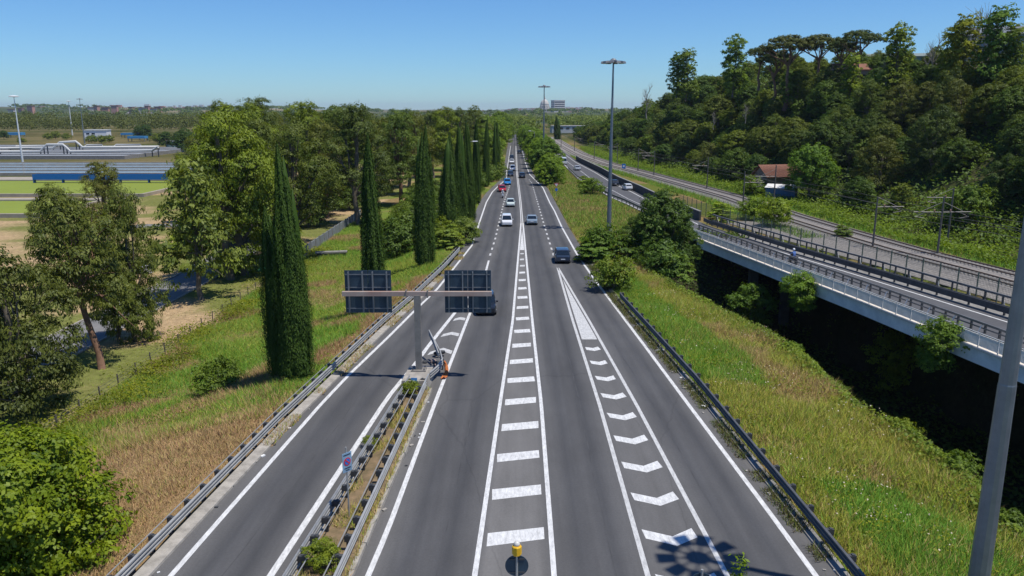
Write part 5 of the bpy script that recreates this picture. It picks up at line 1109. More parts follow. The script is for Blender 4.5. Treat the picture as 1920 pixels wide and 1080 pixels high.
def car(kind, name, label, x, y, z, rz, pt, cat='car', group=None):
    """rz=0: the nose points towards the camera (-y)"""
    if kind not in CM:
        M, dims = car_meshes(kind); CM[kind] = (M, dims)
    M, (L, W, H, zb, zh) = CM[kind]; w = W / 2
    t = thing(name, label, cat, (x, y, z), rz, group)
    bd = M['body'].build('body', pt, t, smooth=False); M['windows'].build('windows', m_glass, t); M['roof'].build('roof', pt, t, smooth=False)
    for s in (-1, 1):
        for yy in (-L / 2 + .72, L / 2 - .68):
            q = link('wheel', tyre_m, t, (s * (w - .1), yy, .325), (0, math.pi / 2, 0)); link('rim', rim_m, q, (0, 0, s * .035))
        MB().box(s * w * .72 - .2, s * w * .72 + .2, -.03, .03, -.07, .08).build('headlight', m_hl, t, (0, -L / 2 + .10, zh - .27), (0, 0, s * .38))
        MB().box(s * w * .78 - .13, s * w * .78 + .13, -.03, .03, -.12, .12).build('tail_light', m_tl, t, (0, L / 2 - .065, zb - .17), (0, 0, -s * .3))
        MB().box(-.09, .09, -.06, .06, -.07, .07).build('mirror', m_trim if pt is P_DARK else pt, t, (s * (w + .09), -L / 2 + CARS[kind][4] + .32, zb + .04))
        MB().box(-.005, .005, -.01, .01, .35, zb - .1).build('door_seam', m_trim, t, (s * (w + .002), .05, 0))
    MB().box(-w * .55, w * .55, -.02, .02, -.09, .07).build('grille', m_trim, t, (0, -L / 2 + .035, .50)); MB().box(-w * .8, w * .8, -.02, .02, -.04, .05).build('bumper', m_trim, t, (0, -L / 2 + .03, .30))
    MB().box(-w * .8, w * .8, -.03, .03, -.06, .06).build('bumper', m_trim, t, (0, L / 2 - .03, .38))
    MB().box(-.26, .26, -.01, .01, -.055, .055).build('number_plate', m_plate, t, (0, -L / 2 + .0, .44)); MB().box(-.26, .26, -.01, .01, -.055, .055).build('number_plate', m_plate, t, (0, L / 2 + .012, .58))
    return t
def put(kind, name, label, u, v, rz, pt, **k):
    x, y = G(u, v, 0); return car(kind, name, label, x, y, 0.008, rz, pt, **k)
PI = math.pi
put('suv', 'car', 'black car partly hidden behind the right gantry panel', 911, 582, .05, P_DARK)
put('mpv', 'car', 'white tall compact car in the lane coming towards the camera', 950, 422, .03, P_WHITE)
put('sedan', 'car', 'silver-blue sedan driving away beside the tip of the hatching', 997, 419, PI, P_SILV)
put('suv', 'car', 'dark blue car driving away just past the gore wedge', 1053.5, 489, PI, P_GREY)
put('micro', 'car', 'tiny pale car with a dark windscreen behind the scooter', 957, 387, .03, P_MINT)
put('hatch', 'car', 'red small car at the left edge of the road', 941, 359, .1, P_RED)
put('hatch', 'car', 'bright blue small car following the red one', 951, 346, .05, P_BLUE)
put('hatch', 'car', 'dark car behind the bright blue one', 957, 330, .0, P_GREY)
put('mpv', 'car', 'white van-like car behind the dark one in the oncoming queue', 961, 320, 0, P_WHITE)
put('hatch', 'car', 'white car in the oncoming queue below the shade of the trees', 959.5, 306, 0, P_WHITE)
put('hatch', 'car', 'dark car at the far end of the oncoming queue', 959.5, 298, 0, P_DARK)
put('hatch', 'car', 'dark car driving away on the right half of the road', 979, 333, PI, P_GREY)
put('hatch', 'car', 'dark car in the shade of the trees, farthest on the road', 974, 288, PI, P_DARK)
fdir = lambda f, y: -math.atan(float(f(y + 2) - f(y - 2)) / 4)
put('van', 'van', 'white van driving away on the side carriageway', 1057, 308, PI + fdir(fL, 270), P_WHITE, cat='van')
put('sedan', 'car', 'silver car behind the white van on the side carriageway', 1082, 319, PI + .05, paint('paint_silver', (.55, .57, .6), .2))
put('hatch', 'car', 'white car on the side carriageway beside the big bush', 1176, 356, PI + .1, P_WHITE)
put('hatch', 'car', 'dark car ahead of the white one beside the big bush', 1151, 348, PI + .1, P_DARK)
# ---- scooters and riders
def skin_body(name, verts, edges, rads, mat, parent, root=0):
    me = bpy.data.meshes.new(name); me.from_pydata(verts, edges, []); me.materials.append(mat); o = link(name, me, parent)
    sk = o.modifiers.new('skin', 'SKIN'); sub = o.modifiers.new('sub', 'SUBSURF'); sub.levels = sub.render_levels = 1
    d = me.skin_vertices[0].data
    for i, r_ in enumerate(rads): d[i].radius = (r_, r_)
    d[root].use_root = True; return o
m_cloth_b = pbr('shirt_blue', (0.10, 0.18, 0.42), .9); m_cloth_w = pbr('shirt_white', (0.7, 0.7, 0.7), .9); m_jean = pbr('trousers', (0.03, 0.035, 0.05), .9); m_skin = pbr('skin', (0.45, 0.27, 0.19), .7); m_helm = pbr('helmet_white', (0.8, 0.8, 0.8), .25)
def rider(label, x, y, z, rz, shirt):
    t = thing('person', label, 'person', (x, y, z), rz)
    V = [(0, .15, .82), (0, .12, 1.05), (0, .04, 1.32), (0, .0, 1.43), (0, -.03, 1.50), (.19, .03, 1.34), (.27, -.18, 1.12), (.27, -.44, 1.08), (-.19, .03, 1.34), (-.27, -.18, 1.12), (-.27, -.44, 1.08), (.11, .1, .8), (.17, -.27, .78), (.14, -.28, .38), (.14, -.40, .30), (-.11, .1, .8), (-.17, -.27, .78), (-.14, -.28, .38), (-.14, -.40, .30)]
    Ed = [(0, 1), (1, 2), (2, 3), (3, 4), (2, 5), (5, 6), (6, 7), (2, 8), (8, 9), (9, 10), (0, 11), (11, 12), (12, 13), (13, 14), (0, 15), (15, 16), (16, 17), (17, 18)]
    R = [.16, .15, .16, .07, .07, .08, .055, .045, .08, .055, .045, .11, .075, .055, .05, .11, .075, .055, .05]
    b = skin_body('body', V, Ed, R, shirt, t)
    MB().lathe([(.03, -.13), (.09, -.1), (.105, 0), (.09, .08), (.03, .13)], 14, (0, -.05, 1.60)).build('head', m_skin, t, smooth=True)
    MB().lathe([(.13, -.06), (.15, .02), (.14, .1), (.09, .17), (.02, .195)], 16, (0, -.04, 1.62)).build('helmet', m_helm, t, smooth=True)
    for s in (1, -1): skin_body('trouser_leg', [(s * .11, .1, .81), (s * .17, -.27, .79), (s * .14, -.28, .42)], [(0, 1), (1, 2)], [.12, .09, .07], m_jean, t)
    for s in (1, -1):     # hands closed on the grips
        skin_body('hand', [(s * .27, -.46, 1.07), (s * .29, -.53, 1.07), (s * .32, -.55, 1.04), (s * .24, -.55, 1.04), (s * .22, -.48, 1.06)], [(0, 1), (1, 2), (1, 3), (0, 4)], [.04, .035, .02, .02, .018], m_skin, t)
    return t
def scooter(label, x, y, z, rz, pt):
    t = thing('scooter', label, 'scooter', (x, y, z), rz)
    for yy in (-.62, .60):
        q = link('wheel', tyre_m, t, (0, yy, .25), (0, PI / 2, 0), .78); link('rim', rim_m, q)
    b = MB(); ring(b, [[(-.12, .05, .35), (.12, .05, .35), (.14, .05, .70), (-.14, .05, .70)], [(-.17, .35, .36), (.17, .35, .36), (.17, .35, .76), (-.17, .35, .76)], [(-.08, .85, .55), (.08, .85, .55), (.08, .85, .78), (-.08, .85, .78)]], 0); b.build('rear_body', pt, t)
    MB().box(-.16, .16, -.40, .08, .28, .36).build('footboard', m_trim, t)
    b = MB(); ring(b, [[(-.18, -.42, .30), (.18, -.42, .30), (.18, -.36, .30), (-.18, -.36, .30)], [(-.22, -.50, .65), (.22, -.50, .65), (.22, -.42, .65), (-.22, -.42, .65)], [(-.13, -.46, .98), (.13, -.46, .98), (.13, -.38, .98), (-.13, -.38, .98)]], 0); b.build('leg_shield', pt, t)
    MB().box(-.14, .14, .0, .80, .76, .85).build('seat', m_trim, t); MB().tube([(-.34, -.46, 1.04), (-.1, -.46, 1.0), (.1, -.46, 1.0), (.34, -.46, 1.04)], .022, 6).build('handlebar', m_trim, t)
    MB().tube([(0, -.46, 1.0), (0, -.62, .3)], .035, 6).build('fork', m_rim, t); MB().lathe([(.09, 0), (.09, .06)], 12).build('headlight', m_hl, t, (0, -.55, .88), (PI / 2, 0, 0))
    b = MB(); b.box(-.09, .09, -.85, -.45, .46, .50); b.build('mudguard', pt, t)
    for s in (-1, 1): MB().tube([(s * .22, -.46, 1.02), (s * .3, -.44, 1.2)], .012, 5).build('mirror', m_trim, t)
    return t
x, y = G(942.5, 371, 0); scooter('white scooter filtering past the red car', x, y, .008, .05, P_WHITE); rider('rider in white on the scooter beside the red car', x, y, .008, .05, m_cloth_w)
x, y = G(1487, 493, 0); rz_ = fdir(fW, y) + PI; scooter('dark scooter crossing the bridge', x, y, .008, rz_, P_DARK); rider('rider in a blue shirt and white helmet on the bridge', x, y, .008, rz_, m_cloth_b)
# ------------------------------------------------------------------ service road, fence wall and clutter on the left
m_serv = pbr('service_asphalt', (0.215, 0.21, 0.205), 0.9, noise=0.25, nscale=0.5)
sp = [(-41.5, 30), (-41.3, 60), (-41.2, 80), (-41, 100), (-42, 120), (-46, 136), (-53, 152), (-64, 180), (-82, 225), (-105, 275), (-140, 345)]
sr = tag(ribbon('service_road', [(a, b) for a, b in sp], 5.4, -2.97, m_serv), kind='structure')
for s in (-1, 1):
    MB().sweep([(a + s * 2.8, b, -3) for a, b in sp], [(-.1, -.1), (.1, -.1), (.1, .14), (-.1, .14)]).build('kerb', m_conc, sr)
ribbon('side_road', [G(470, 466, -3), G(400, 425, -3), G(330, 423, -3), G(250, 424, -3)], 4.5, -2.955, m_serv, sr)
m_gw = pbr('grey_panel_wall', (0.24, 0.26, 0.27), 0.8, noise=0.35, nscale=0.8)
wv = thing('boundary_wall', 'low grey panel wall below the meadow at the edge of the wood', 'wall')
for k in range(16):
    y = 112 + k * 2.9; MB().box(-30.75, -30.62, y, y + 2.75, -3.2, -1.5).build('panel', m_gw, wv); MB().box(-30.85, -30.55, y - .16, y - .01, -3.2, -1.4).build('post', m_conc_d, wv)
wf = thing('wire_fence', 'old wire fence with thin posts along the foot of the bank', 'fence')
pm_ = MB().box(-.04, .04, -.04, .04, 0, 1.15).mesh('post', m_bark)
for k in range(24): link('post', pm_, wf, (-30.7, 44 + k * 2.8, -3.1), (random.uniform(-.05, .05), random.uniform(-.05, .05), 0))
for z in (-2.6, -2.3, -2.05): MB().tube([(-30.66, 44, z), (-30.66, 75, z - .05), (-30.66, 108, z)], .012, 4).build('wire', m_galv_d, wf)
m_tarp = pbr('green_tarp', (0.03, 0.16, 0.09), .7)
x, y = G(500, 508, -3); o = MB().lathe([(1.1, 0), (1.15, .25), (.9, .55), (.3, .7)], 10).build('green_tarpaulin', m_tarp, None, (x, y, -3.0), (0, 0, .3), scale=(1.2, .6, .8)); tag(o, 'small dark green tarpaulin heap left of the nearest cypress', 'tarpaulin')
x, y = G(612, 471, -2.2); t = thing('concrete_culvert', 'low concrete culvert half sunk in the meadow grass', 'culvert', (x, y, tz(x, y)), .2)
MB().box(-1.6, 3.0, -.6, .6, .55, .75).build('lid', m_conc_d, t); MB().box(-1.4, 2.8, -.5, .5, -.6, .55).build('body', m_dark, t)
x, y = G(273, 513, -3); t = thing('white_bin', 'small white container beside the service road', 'container', (x, y, -3), .2)
MB().box(-.9, .9, -.5, .5, .1, .95).build('tub', m_white, t); MB().box(-.95, .95, -.55, .55, .953, 1.02).build('lid', m_white, t)
for q in (-.7, .7): MB().box(q - .08, q + .08, -.4, .4, 0, .1).build('foot', m_trim, t)

# ------------------------------------------------------------------ water treatment plant
m_alg = pbr('algae_water', (0.22, 0.27, 0.03), 0.8, noise=0.12, nscale=0.08); m_wat = pbr('grey_water', (0.27, 0.33, 0.37), 0.12, noise=0.25, nscale=0.05); m_aer = pbr('aeration_foam', (0.34, 0.36, 0.37), 0.6, noise=0.3, nscale=0.3)
m_bblue = pbr('bridge_blue', (0.015, 0.14, 0.46), 0.5, noise=0.15); m_tan = pbr('tan_concrete', (0.40, 0.35, 0.28), 0.95, noise=0.3, nscale=.5)
def basin(label, x0, x1, y0, y1, hw, mat, wall=None, zz=-3.0, baffles=0):
    wall = wall or m_tan; t = thing('settling_tank', label, 'tank', ((x0 + x1) / 2, (y0 + y1) / 2, zz)); a = (x1 - x0) / 2; b = (y1 - y0) / 2; w = .9
    for n_, bx in (('wall', (-a, a, -b, -b + w)), ('wall', (-a, a, b - w, b)), ('wall', (-a, -a + w, -b + w, b - w)), ('wall', (a - w, a, -b + w, b - w))): MB().box(*bx, -.3, hw).build(n_, wall, t)
    MB().box(-a + w, a - w, -b + w, b - w, -.2, hw - .35).build('water_surface', mat, t)
    for k in range(baffles): yy = -b + (k + 1) * 2 * b / (baffles + 1); MB().box(-a + w + .02, a - w - .02, yy - .3, yy + .3, -.2, hw + .05).build('baffle', wall, t)
    return t
basin('near tank covered in lime-green algae', -190, -95, 157, 184, .8, m_alg)
basin('lime-green algae tank crossed by the blue bridge', -230, -92, 196, 238, .8, m_alg)
basin('tank with pale grey water beyond the blue bridge', -290, -105, 262, 318, 1.0, m_wat, baffles=3)
basin('grey aeration tank with white pipes, left part', -420, -262, 352, 470, 1.6, m_aer, m_conc_d, baffles=5)
basin('grey aeration tank with white pipes, right part', -250, -172, 352, 440, 1.6, m_aer, m_conc_d, baffles=5)
rib_ = tag(ribbon('plant_path', [(-260, 190), (-92, 190)], 8, -2.965, m_tan), kind='structure')
tag(ribbon('plant_path', [(-330, 250), (-95, 250)], 14, -2.96, m_tan), kind='structure')
def blue_bridge(label, p0, p1, z, h):
    t = thing('scraper_bridge', label, 'bridge', (0, 0, 0)); d = Vector((p1[0] - p0[0], p1[1] - p0[1], 0)); n = Vector((-d.y, d.x, 0)).normalized()
    for s in (-.8, .8):
        a = Vector((*p0, 0)) + n * s; b = Vector((*p1, 0)) + n * s
        MB().sweep([(a.x, a.y, z), (b.x, b.y, z)], [(-.06, 0), (.06, 0), (.06, h), (-.06, h)]).build('side_panel', m_bblue, t)
    MB().sweep([(p0[0], p0[1], z), (p1[0], p1[1], z)], [(-.72, .05), (.72, .05), (.72, .2), (-.72, .2)]).build('walkway', m_conc_d, t)
    k = int(d.length // 8)
    for i in range(k + 1):
        q = Vector((*p0, 0)) + d * i / k; MB().box(q.x - .15, q.x + .15, q.y - .5, q.y + .5, -3.2, z + .04).build('leg', m_bblue, t)
blue_bridge('long blue scraper bridge standing in the algae tank', (-140, 231), (-98, 231), -1.6, 1.6)
def far_cover(label, u0, u1, v, h, col, Y):
    a = D(u0, v, Y); b = D(u1, v, Y); t = thing('blue_canopy', label, 'canopy', ((a[0] + b[0]) / 2, Y, -3)); w = abs(b[0] - a[0]) / 2
    MB().box(-w, w, -3, 3, 2.2, 2.2 + h).build('cover', col, t)
    for s in (-.95, .95):
        for q in (-2.6, 2.6): MB().box(s * w - .2, s * w + .2, q - .2, q + .2, 0, 2.2).build('leg', m_conc_d, t)
m_bl2 = pbr('canopy_blue', (0.06, 0.26, 0.50), .5, noise=.15)
far_cover('long blue canopy right of the white plant building', 230, 281, 257, 1.6, m_bl2, 640); far_cover('shorter blue canopy in front of the long one', 243, 275, 263, 1.6, m_bl2, 560); far_cover('pale blue canopy at the left edge behind the tanks', 16, 44, 257, 2.0, m_bl2, 640)
m_pipe = pbr('white_pipe', (0.55, 0.55, 0.52), .5, noise=.12)
def pipe(label, pts, r, Y):
    t = thing('white_pipe', label, 'pipe'); P = [D(u, v, Y) for u, v in pts]; MB().tube(P, r, 8).build('pipe_run', m_pipe, t, smooth=True)
    for i in range(0, len(P)):
        if P[i][2] > -1.2: MB().box(P[i][0] - .15, P[i][0] + .15, Y - .3, Y + .3, -3.2, P[i][2] - r * .9).build('support', m_galv_d, t)
pipe('white pipe arching over the gap between the aeration tanks', [(0, 284), (76, 284), (82, 276), (88, 271), (118, 271), (125, 277), (132, 284), (285, 282), (296, 276)], .55, 372)
pipe('second white pipe arching behind the first over the tank gap', [(0, 278), (100, 277), (112, 267), (142, 265), (148, 270), (155, 276), (298, 275), (296, 280), (285, 287)], .6, 415)
pipe('straight white pipe along the back of the aeration tanks', [(30, 274), (110, 273)], .5, 450)
pipe('straight white pipe raised behind the right aeration tank', [(158, 276), (163, 272), (192, 272)], .5, 448); pipe('short raised white pipe near the right end of the tanks', [(214, 275), (218, 271.5), (264, 271.5)], .5, 446)
def plain_house(name, label, x, y, z, w, d, h, wallm, roofm, rz=0.0, rise=1.5, wins=(), cat='building', flat=False, ov=.4, door=None):
    t = thing(name, label, cat, (x, y, z), rz); a, b = w / 2, d / 2
    MB().box(-a, a, -b, b, -1, h).build('wall', wallm, t)
    if flat: MB().box(-a - ov, a + ov, -b - ov, b + ov, h + .003, h + .35).build('roof', roofm, t)
    else:
        MB().add([(-a - ov, -b - ov, h - .1), (a + ov, -b - ov, h - .1), (a + ov, b + ov, h - .1), (-a - ov, b + ov, h - .1), (-a - ov, 0, h + rise), (a + ov, 0, h + rise), (-a - ov, -b - ov, h + .12), (a + ov, -b - ov, h + .12), (a + ov, b + ov, h + .12), (-a - ov, b + ov, h + .12), (-a - ov, 0, h + rise + .22), (a + ov, 0, h + rise + .22)],
                 [(6, 7, 11, 10), (8, 9, 10, 11), (0, 4, 5, 1), (2, 5, 4, 3), (0, 1, 7, 6), (2, 3, 9, 8), (0, 6, 10, 4), (4, 10, 9, 3), (1, 5, 11, 7), (5, 2, 8, 11)]).build('roof', roofm, t)
        MB().add([(-a, -b, h), (-a, b, h), (-a, 0, h + rise * .98)], [(0, 1, 2)]).add([(a, -b, h), (a, b, h), (a, 0, h + rise * .98)], [(0, 2, 1)]).build('gable', wallm, t)
    for (wx, wz, ww, wh) in wins:
        q = MB().box(wx - ww / 2, wx + ww / 2, -b - .06, -b - .003, wz, wz + wh).build('window', m_glass, t); MB().box(wx - ww / 2 - .1, wx + ww / 2 + .1, -b - .14, -b - .003, wz - .14, wz - .003).build('sill', m_conc, q)
    if door: MB().box(door[0] - door[1] / 2, door[0] + door[1] / 2, -b - .08, -b - .003, 0, door[2]).build('door', door[3], t)
    return t
x, y = G(184, 262, -3); plain_house('plant_building', 'white flat-roofed plant building with dark windows and a blue door', x, y, -3, 16, 10, 7.0, pbr('plaster_white', (.72, .74, .76), .8, noise=.1), m_mastw, .15, flat=True, wins=((-5, 4.2, 2.2, .9), (-1.2, 4.2, 2.2, .9), (5.5, 1.0, 2.5, 2.0)), door=(-.5, 2.4, 3.0, m_bblue))
x, y = G(326, 279, -3); plain_house('turquoise_shed', 'small pale turquoise shed between dark conifers', x, y, -3, 6.5, 5, 4.2, pbr('turquoise', (.33, .55, .55), .7), m_mastw, .1, flat=True, wins=((0, 1.8, 1.6, 1.0),))

# ------------------------------------------------------------------ hut and shed below the hill
m_tile = pbr('terracotta', (0.27, 0.13, 0.085), 0.9, noise=0.35, nscale=1.2); m_oldw = pbr('old_plaster', (0.30, 0.23, 0.19), .95, noise=.5, nscale=.8)
HX, HY = G(1447, 366, 0); HX += 1.5; HY += 2
hut = plain_house('trackside_hut', 'old trackside hut with a terracotta tiled gable roof', HX, HY, -.5, 8.2, 5.6, 4.6, m_oldw, m_tile, .24, 2.2, wins=((-2.6, 1.6, 1.1, 1.5), (1.0, 1.6, 1.1, 1.5)), ov=.5, door=(2.9, 1.1, 2.1, m_dark))
rf = [c for c in hut.children if c.name.startswith('roof')][0]
tmesh = MB().tube([(0, 0, 0), (0, -3.95, -2.43)], .10, 6).mesh('tile_row', m_tile)
for k in range(32): link('tile_row', tmesh, rf, (-4.65 + k * .3, .1, 7.0))
SX, SY = G(1464, 375, 0); SX += .5
sh = thing('blue_shed', 'blue shed with a sunlit white sheet roof in front of the hut', 'shed', (SX, SY + 1.5, 0), -.55)
MB().box(-3.0, 3.0, -1.1, 1.1, -.3, 2.3).build('wall', pbr('shed_blue', (.10, .19, .29), .7, noise=.3), sh)
for k in range(12): MB().box(-2.9 + k * .5, -2.84 + k * .5, -1.16, -1.102, -.2, 2.25).build('wall_rib', pbr('shed_blue2', (.08, .15, .24), .7), sh)
for k in range(4): MB().add([(-3.2 + k * 1.6, -1.3, 2.35), (-1.62 + k * 1.6, -1.3, 2.35), (-1.62 + k * 1.6, 1.3, 2.95), (-3.2 + k * 1.6, 1.3, 2.95), (-3.2 + k * 1.6, -1.3, 2.42), (-1.62 + k * 1.6, -1.3, 2.42), (-1.62 + k * 1.6, 1.3, 3.02), (-3.2 + k * 1.6, 1.3, 3.02)], [(3, 2, 1, 0), (4, 5, 6, 7), (0, 1, 5, 4), (1, 2, 6, 5), (2, 3, 7, 6), (3, 0, 4, 7)]).build('roof_sheet', pbr('roof_sheet_white', (.8, .78, .72), .6, noise=.2), sh)
x, y, z = D(1590, 148, 215); plain_house('hilltop_house', 'pinkish house glimpsed between pine trunks on the hilltop', x, y, z - 3, 9, 6, 5.2, pbr('pink_wall', (.42, .26, .22), .9, noise=.2), m_tile, .1, 1.5, wins=((-2.5, 2.4, 1.3, 1.6), (2.5, 2.4, 1.3, 1.6)))
x, y, z = D(1660, 108, 300); plain_house('hilltop_block', 'long grey-green building roof behind the skyline pines', x, y, z - 8, 30, 10, 8, pbr('green_grey', (.16, .22, .18), .8), pbr('grey_roof', (.2, .24, .22), .7), -.2, 1.2, wins=((-8, 4.5, 2, 1.6), (-2, 4.5, 2, 1.6), (4, 4.5, 2, 1.6)))
x, y, z = D(1905, 60, 240); plain_house('hilltop_block', 'grey building roof at the right end of the skyline', x, y, z - 10, 26, 10, 9, pbr('grey_block', (.26, .28, .3), .8), pbr('slate_roof', (.16, .18, .2), .7), -.5, 2.5, wins=((-6, 5, 2, 1.6), (0, 5, 2, 1.6)))

# ------------------------------------------------------------------ the far distance
m_brick = pbr('far_brick', (.55, .29, .22), .9, noise=.2, nscale=.05); m_cream = pbr('far_cream', (.60, .54, .47), .9, noise=.15, nscale=.05); m_far_w = pbr('far_white', (.60, .58, .55), .8)
farr = random.Random(9)
def block(name, label, u, v, w, d, h, Y, wm, rm, group=None, floors=3, gable=True):
    x, y, z = D(u, v, Y); t = plain_house(name, label, x, y, z, w, d, h, wm, rm, farr.uniform(-.4, .4), w * .12, flat=not gable, group=None) if False else thing(name, label, 'building', (x, y, z), farr.uniform(-.4, .4), group)
    MB().box(-w / 2, w / 2, -d / 2, d / 2, -25, h).build('wall', wm, t); MB().box(-w / 2 - 1, w / 2 + 1, -d / 2 - 1, d / 2 + 1, h + .05, h + 1.6).build('roof', rm, t)
    for f in range(floors): MB().box(-w / 2 + 1.5, w / 2 - 1.5, -d / 2 - .25, -d / 2 - .05, h * (f + .35) / floors, h * (f + .65) / floors).build('window_band', m_glass, t)
for k, (u, v, w, h) in enumerate([(22, 208, 16, 8), (40, 209, 12, 14), (58, 201, 18, 7), (172, 204, 18, 8), (182, 204, 12, 13), (198, 204, 18, 7), (236, 209, 14, 8), (247, 208, 13, 17), (252, 211, 22, 6), (268, 205, 20, 8), (277, 204, 13, 12), (297, 203, 20, 8), (288, 206, 16, 7), (215, 200, 16, 6)]):
    block('brick_apartment_block', '%s red-brick apartment block from the left on the far ridge' % ordinal(k), u, v + 1.5, w, 9, h * .7, 2150 + 30 * (k % 4), m_brick if k % 3 else m_cream, m_tile, 'brick blocks on the far ridge', 3)
bx, by, bz = D(1021, 212, 3300)
bs = thing('domed_basilica', 'pale domed basilica on the horizon behind the second mast', 'church', (bx, by, bz), s=(.82, .82, .92)); m_dom = pbr('dome_stone', (.55, .52, .46), .8, noise=.1, nscale=.05)
MB().box(-38, 38, -30, 30, -20, 20).build('nave', m_dom, bs); MB().lathe([(24, 20), (24, 32), (22.5, 33)], 32).build('drum', m_dom, bs); MB().lathe([(22.5, 33), (21.5, 40), (18.5, 48), (13, 55), (5, 59.5)], 32).build('dome', m_dom, bs, smooth=True); MB().lathe([(4.5, 59), (4, 66), (1.2, 70), (.3, 75)], 12).build('lantern', m_dom, bs)
for k in range(12): a = k * PI / 6; MB().box(23.6, 24.6, -1.2, 1.2, 22, 30).build('drum_window', m_glass, bs, rot=(0, 0, a))
ox, oy, oz = D(1046, 211, 3200); ob = thing('office_block', 'tall banded office block right of the dome on the horizon', 'building', (ox, oy, oz), .45)
MB().box(-24, 24, -14, 14, -20, 46).build('wall', m_far_w, ob)
for k in range(5): MB().box(-23, 23, -14.4, -14.05, 6 + k * 8, 10 + k * 8).build('window_band', m_glass, ob)
for k in range(5): MB().box(-24.4, -24.05, -13, 13, 6 + k * 8, 10 + k * 8).build('window_band', m_glass, ob)
MB().box(-25, 25, -15, 15, 46.05, 48).build('roof', m_far_w, ob)
wx, wy, wz = D(1068, 243, 640); plain_house('long_white_building', 'long low white building between trees beyond the railway', wx, wy, wz - 1.5, 30, 12, 4.4, pbr('dull_white', (.5, .5, .48), .9), pbr('dull_roof', (.42, .40, .38), .9), .1, flat=True, wins=tuple((-12.5 + k * 5, 2.2, 2.6, 1.2) for k in range(6)))
# city on the horizon: too many and too small to count
cb = MB()
for k in range(420):
    u = farr.choice([farr.uniform(820, 1110), farr.uniform(840, 960), farr.uniform(1050, 1110), farr.uniform(-150, 500)]); Y = farr.uniform(3400, 5200); x, y, z = D(u, 208, Y); z = tz(x, Y); w = farr.uniform(8, 26); h = farr.uniform(5, 15)
    cb.box(x - w / 2, x + w / 2, Y - 8, Y + 8, z - 10, z + h, farr.randrange(3))
tag(cb.build('distant_city', [m_far_w, m_cream, m_brick]), 'pale scattered houses of the city along the horizon', 'houses', kind='stuff')
# far woods read as one mass
def woodland(name, label, X, Y, Hs, Rs, seed, col, nl=170, leaf=1.5, mat=M_EUC):
    rng = np.random.default_rng(seed); Cs = []; Ns = []; Ts = []; Z = terrain(X, Y)
    for k in range(len(X)):
        e = rdir(rng, nl); e[:, 2] = np.abs(e[:, 2]) * 1.25 - .25; rad = rng.uniform(.75, 1.05, nl)[:, None]
        lump = (1 + .22 * np.sin(e[:, 0] * 7 + k) * np.sin(e[:, 1] * 7 + 2 * k) + .15 * np.sin(e[:, 2] * 9 + k))[:, None]
        p = np.array([X[k], Y[k], Z[k] + Hs[k] * .55]) + e * np.array([Rs[k], Rs[k], Hs[k] * .48]) * rad * lump
        Cs.append(p); Ns.append(e + .5 * rng.normal(size=(nl, 3))); Ts.append(np.clip(rng.normal(.3 + .4 * rng.random(), .15, nl), 0, 1))
    C = np.concatenate(Cs); V = leaf_arrays(C, np.concatenate(Ns), leaf, .75, rng); o = link(name, npmesh(name, V, quads(len(C)), mat, fattr={'tint': np.repeat(np.concatenate(Ts), 4)})); o.color = (*col, 1)
    return tag(o, label, 'woodland', kind='stuff')
g2 = np.random.default_rng(77)
n = 620; Y = 640 + 460 * g2.random(n) ** 1.8; X = -g2.uniform(.16, .80, n) * Y; ok = ~((X > -420) & (X < -230) & (Y < 670)); X, Y = X[ok], Y[ok]; n = len(X)
woodland('woodland', 'belt of olive-green trees behind the treatment plant', X, Y, g2.uniform(12, 20, n), g2.uniform(6, 10, n), 78, (.72, .70, .62), 170, 1.3)
n = 260; Y = g2.uniform(330, 900, n); X = -12 - g2.uniform(0, .22, n) * Y - 6; ok = (X > -.24 * Y); X, Y = X[ok], Y[ok]; n = len(X)
woodland('woodland', 'far part of the wood left of the road fading to the horizon', X, Y, g2.uniform(11, 17, n), g2.uniform(5, 8, n), 79, (1.0, 1.1, .8), 170, 1.2)
n = 330; Y = g2.uniform(520, 1500, n); X = g2.uniform(-.02, .26, n) * Y + 10; ok = (np.abs(X - wx) > 26) | (Y > wy) | (Y < wy - 130); X, Y = X[ok], Y[ok]; n = len(X)
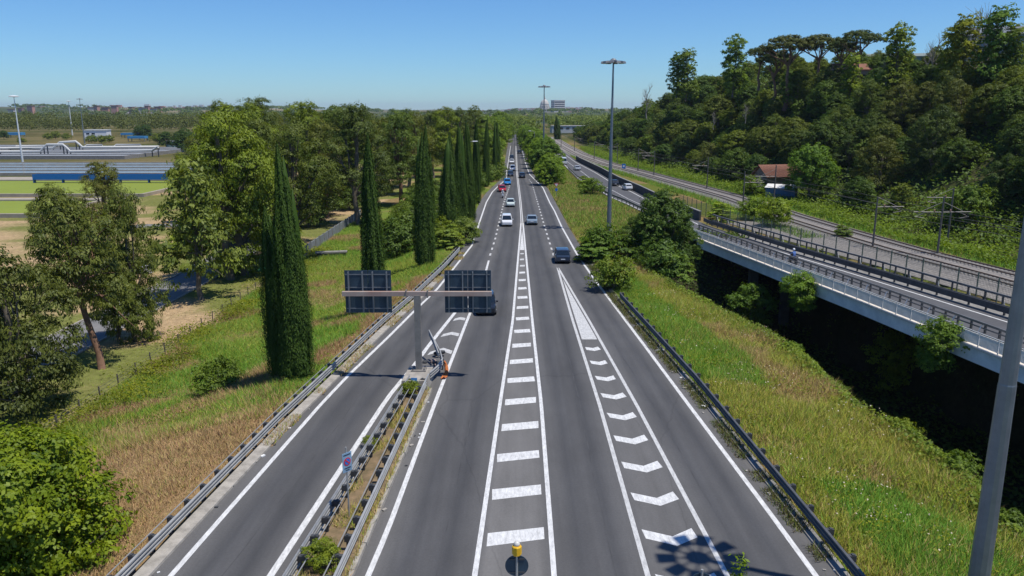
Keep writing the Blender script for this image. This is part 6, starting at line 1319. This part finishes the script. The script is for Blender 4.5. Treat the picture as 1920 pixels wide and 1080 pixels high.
woodland('woodland', 'distant green trees beyond the end of the road', X, Y, g2.uniform(8, 14, n), g2.uniform(5, 9, n), 80, (1.0, 1.1, .8), 150, 1.5)
n = 420; Y = g2.uniform(1600, 3300, n); X = g2.uniform(-.62, .24, n) * Y
woodland('woodland', 'scattered dark trees on the far ridge below the horizon', X, Y, g2.uniform(9, 15, n), g2.uniform(8, 20, n), 81, (.75, .9, .8), 70, 5.0)
for k, (u, v, h) in enumerate([(8, 262, 10), (262, 262, 13), (275, 263, 14), (340, 285, 15), (352, 290, 16), (312, 280, 12), (365, 292, 13)]):
    x, y = G(u, v, -3); tree('plant_tree', '%s dark tree from the left standing among the tanks and sheds' % ordinal(k), WOOD[k % 6], (x, y, -3.2), h / 13.5, None, (.55, .72, .8), 'dark trees around the plant')
rk = random.Random(31)
for k, (u, v, s) in enumerate([(90, 262, 1.6), (105, 261, 1.8), (125, 262, 1.6), (172, 268, 1.7), (190, 269, 1.7), (205, 268, 1.6), (295, 268, 2.0), (40, 268, 1.2)]):
    x, y = G(u, v, -3); tree('plant_shrub', '%s low shrub from the left in the strip behind the aeration tanks' % ordinal(k), BUSH[k % 4], (x, y, -3.1), s * 1.1, None, (1.2, 1.15, .8), 'shrubs behind the aeration tanks', 'shrub')
# conifers/cypress specks far right
x, y = G(1045, 262, 0); cypress('lone dark cypress left of the long white building', x, y, 15, 5.0, 1)

# ------------------------------------------------------------------ haze
mh = bpy.data.materials.new('haze'); mh.use_nodes = True; hn = mh.node_tree.nodes; hn.clear()
ho = hn.new('ShaderNodeOutputMaterial'); hv = hn.new('ShaderNodeVolumePrincipled'); hv.inputs['Color'].default_value = (0.72, 0.80, 1.0, 1); hv.inputs['Density'].default_value = 0.00006; hv.inputs['Anisotropy'].default_value = 0.2
mh.node_tree.links.new(hv.outputs[0], ho.inputs['Volume'])
hz_ = MB().box(-9500, 9500, -400, 12500, -16.5, 120).build('haze', mh); tag(hz_, 'thin bluish summer haze over the whole valley', 'haze', kind='stuff')
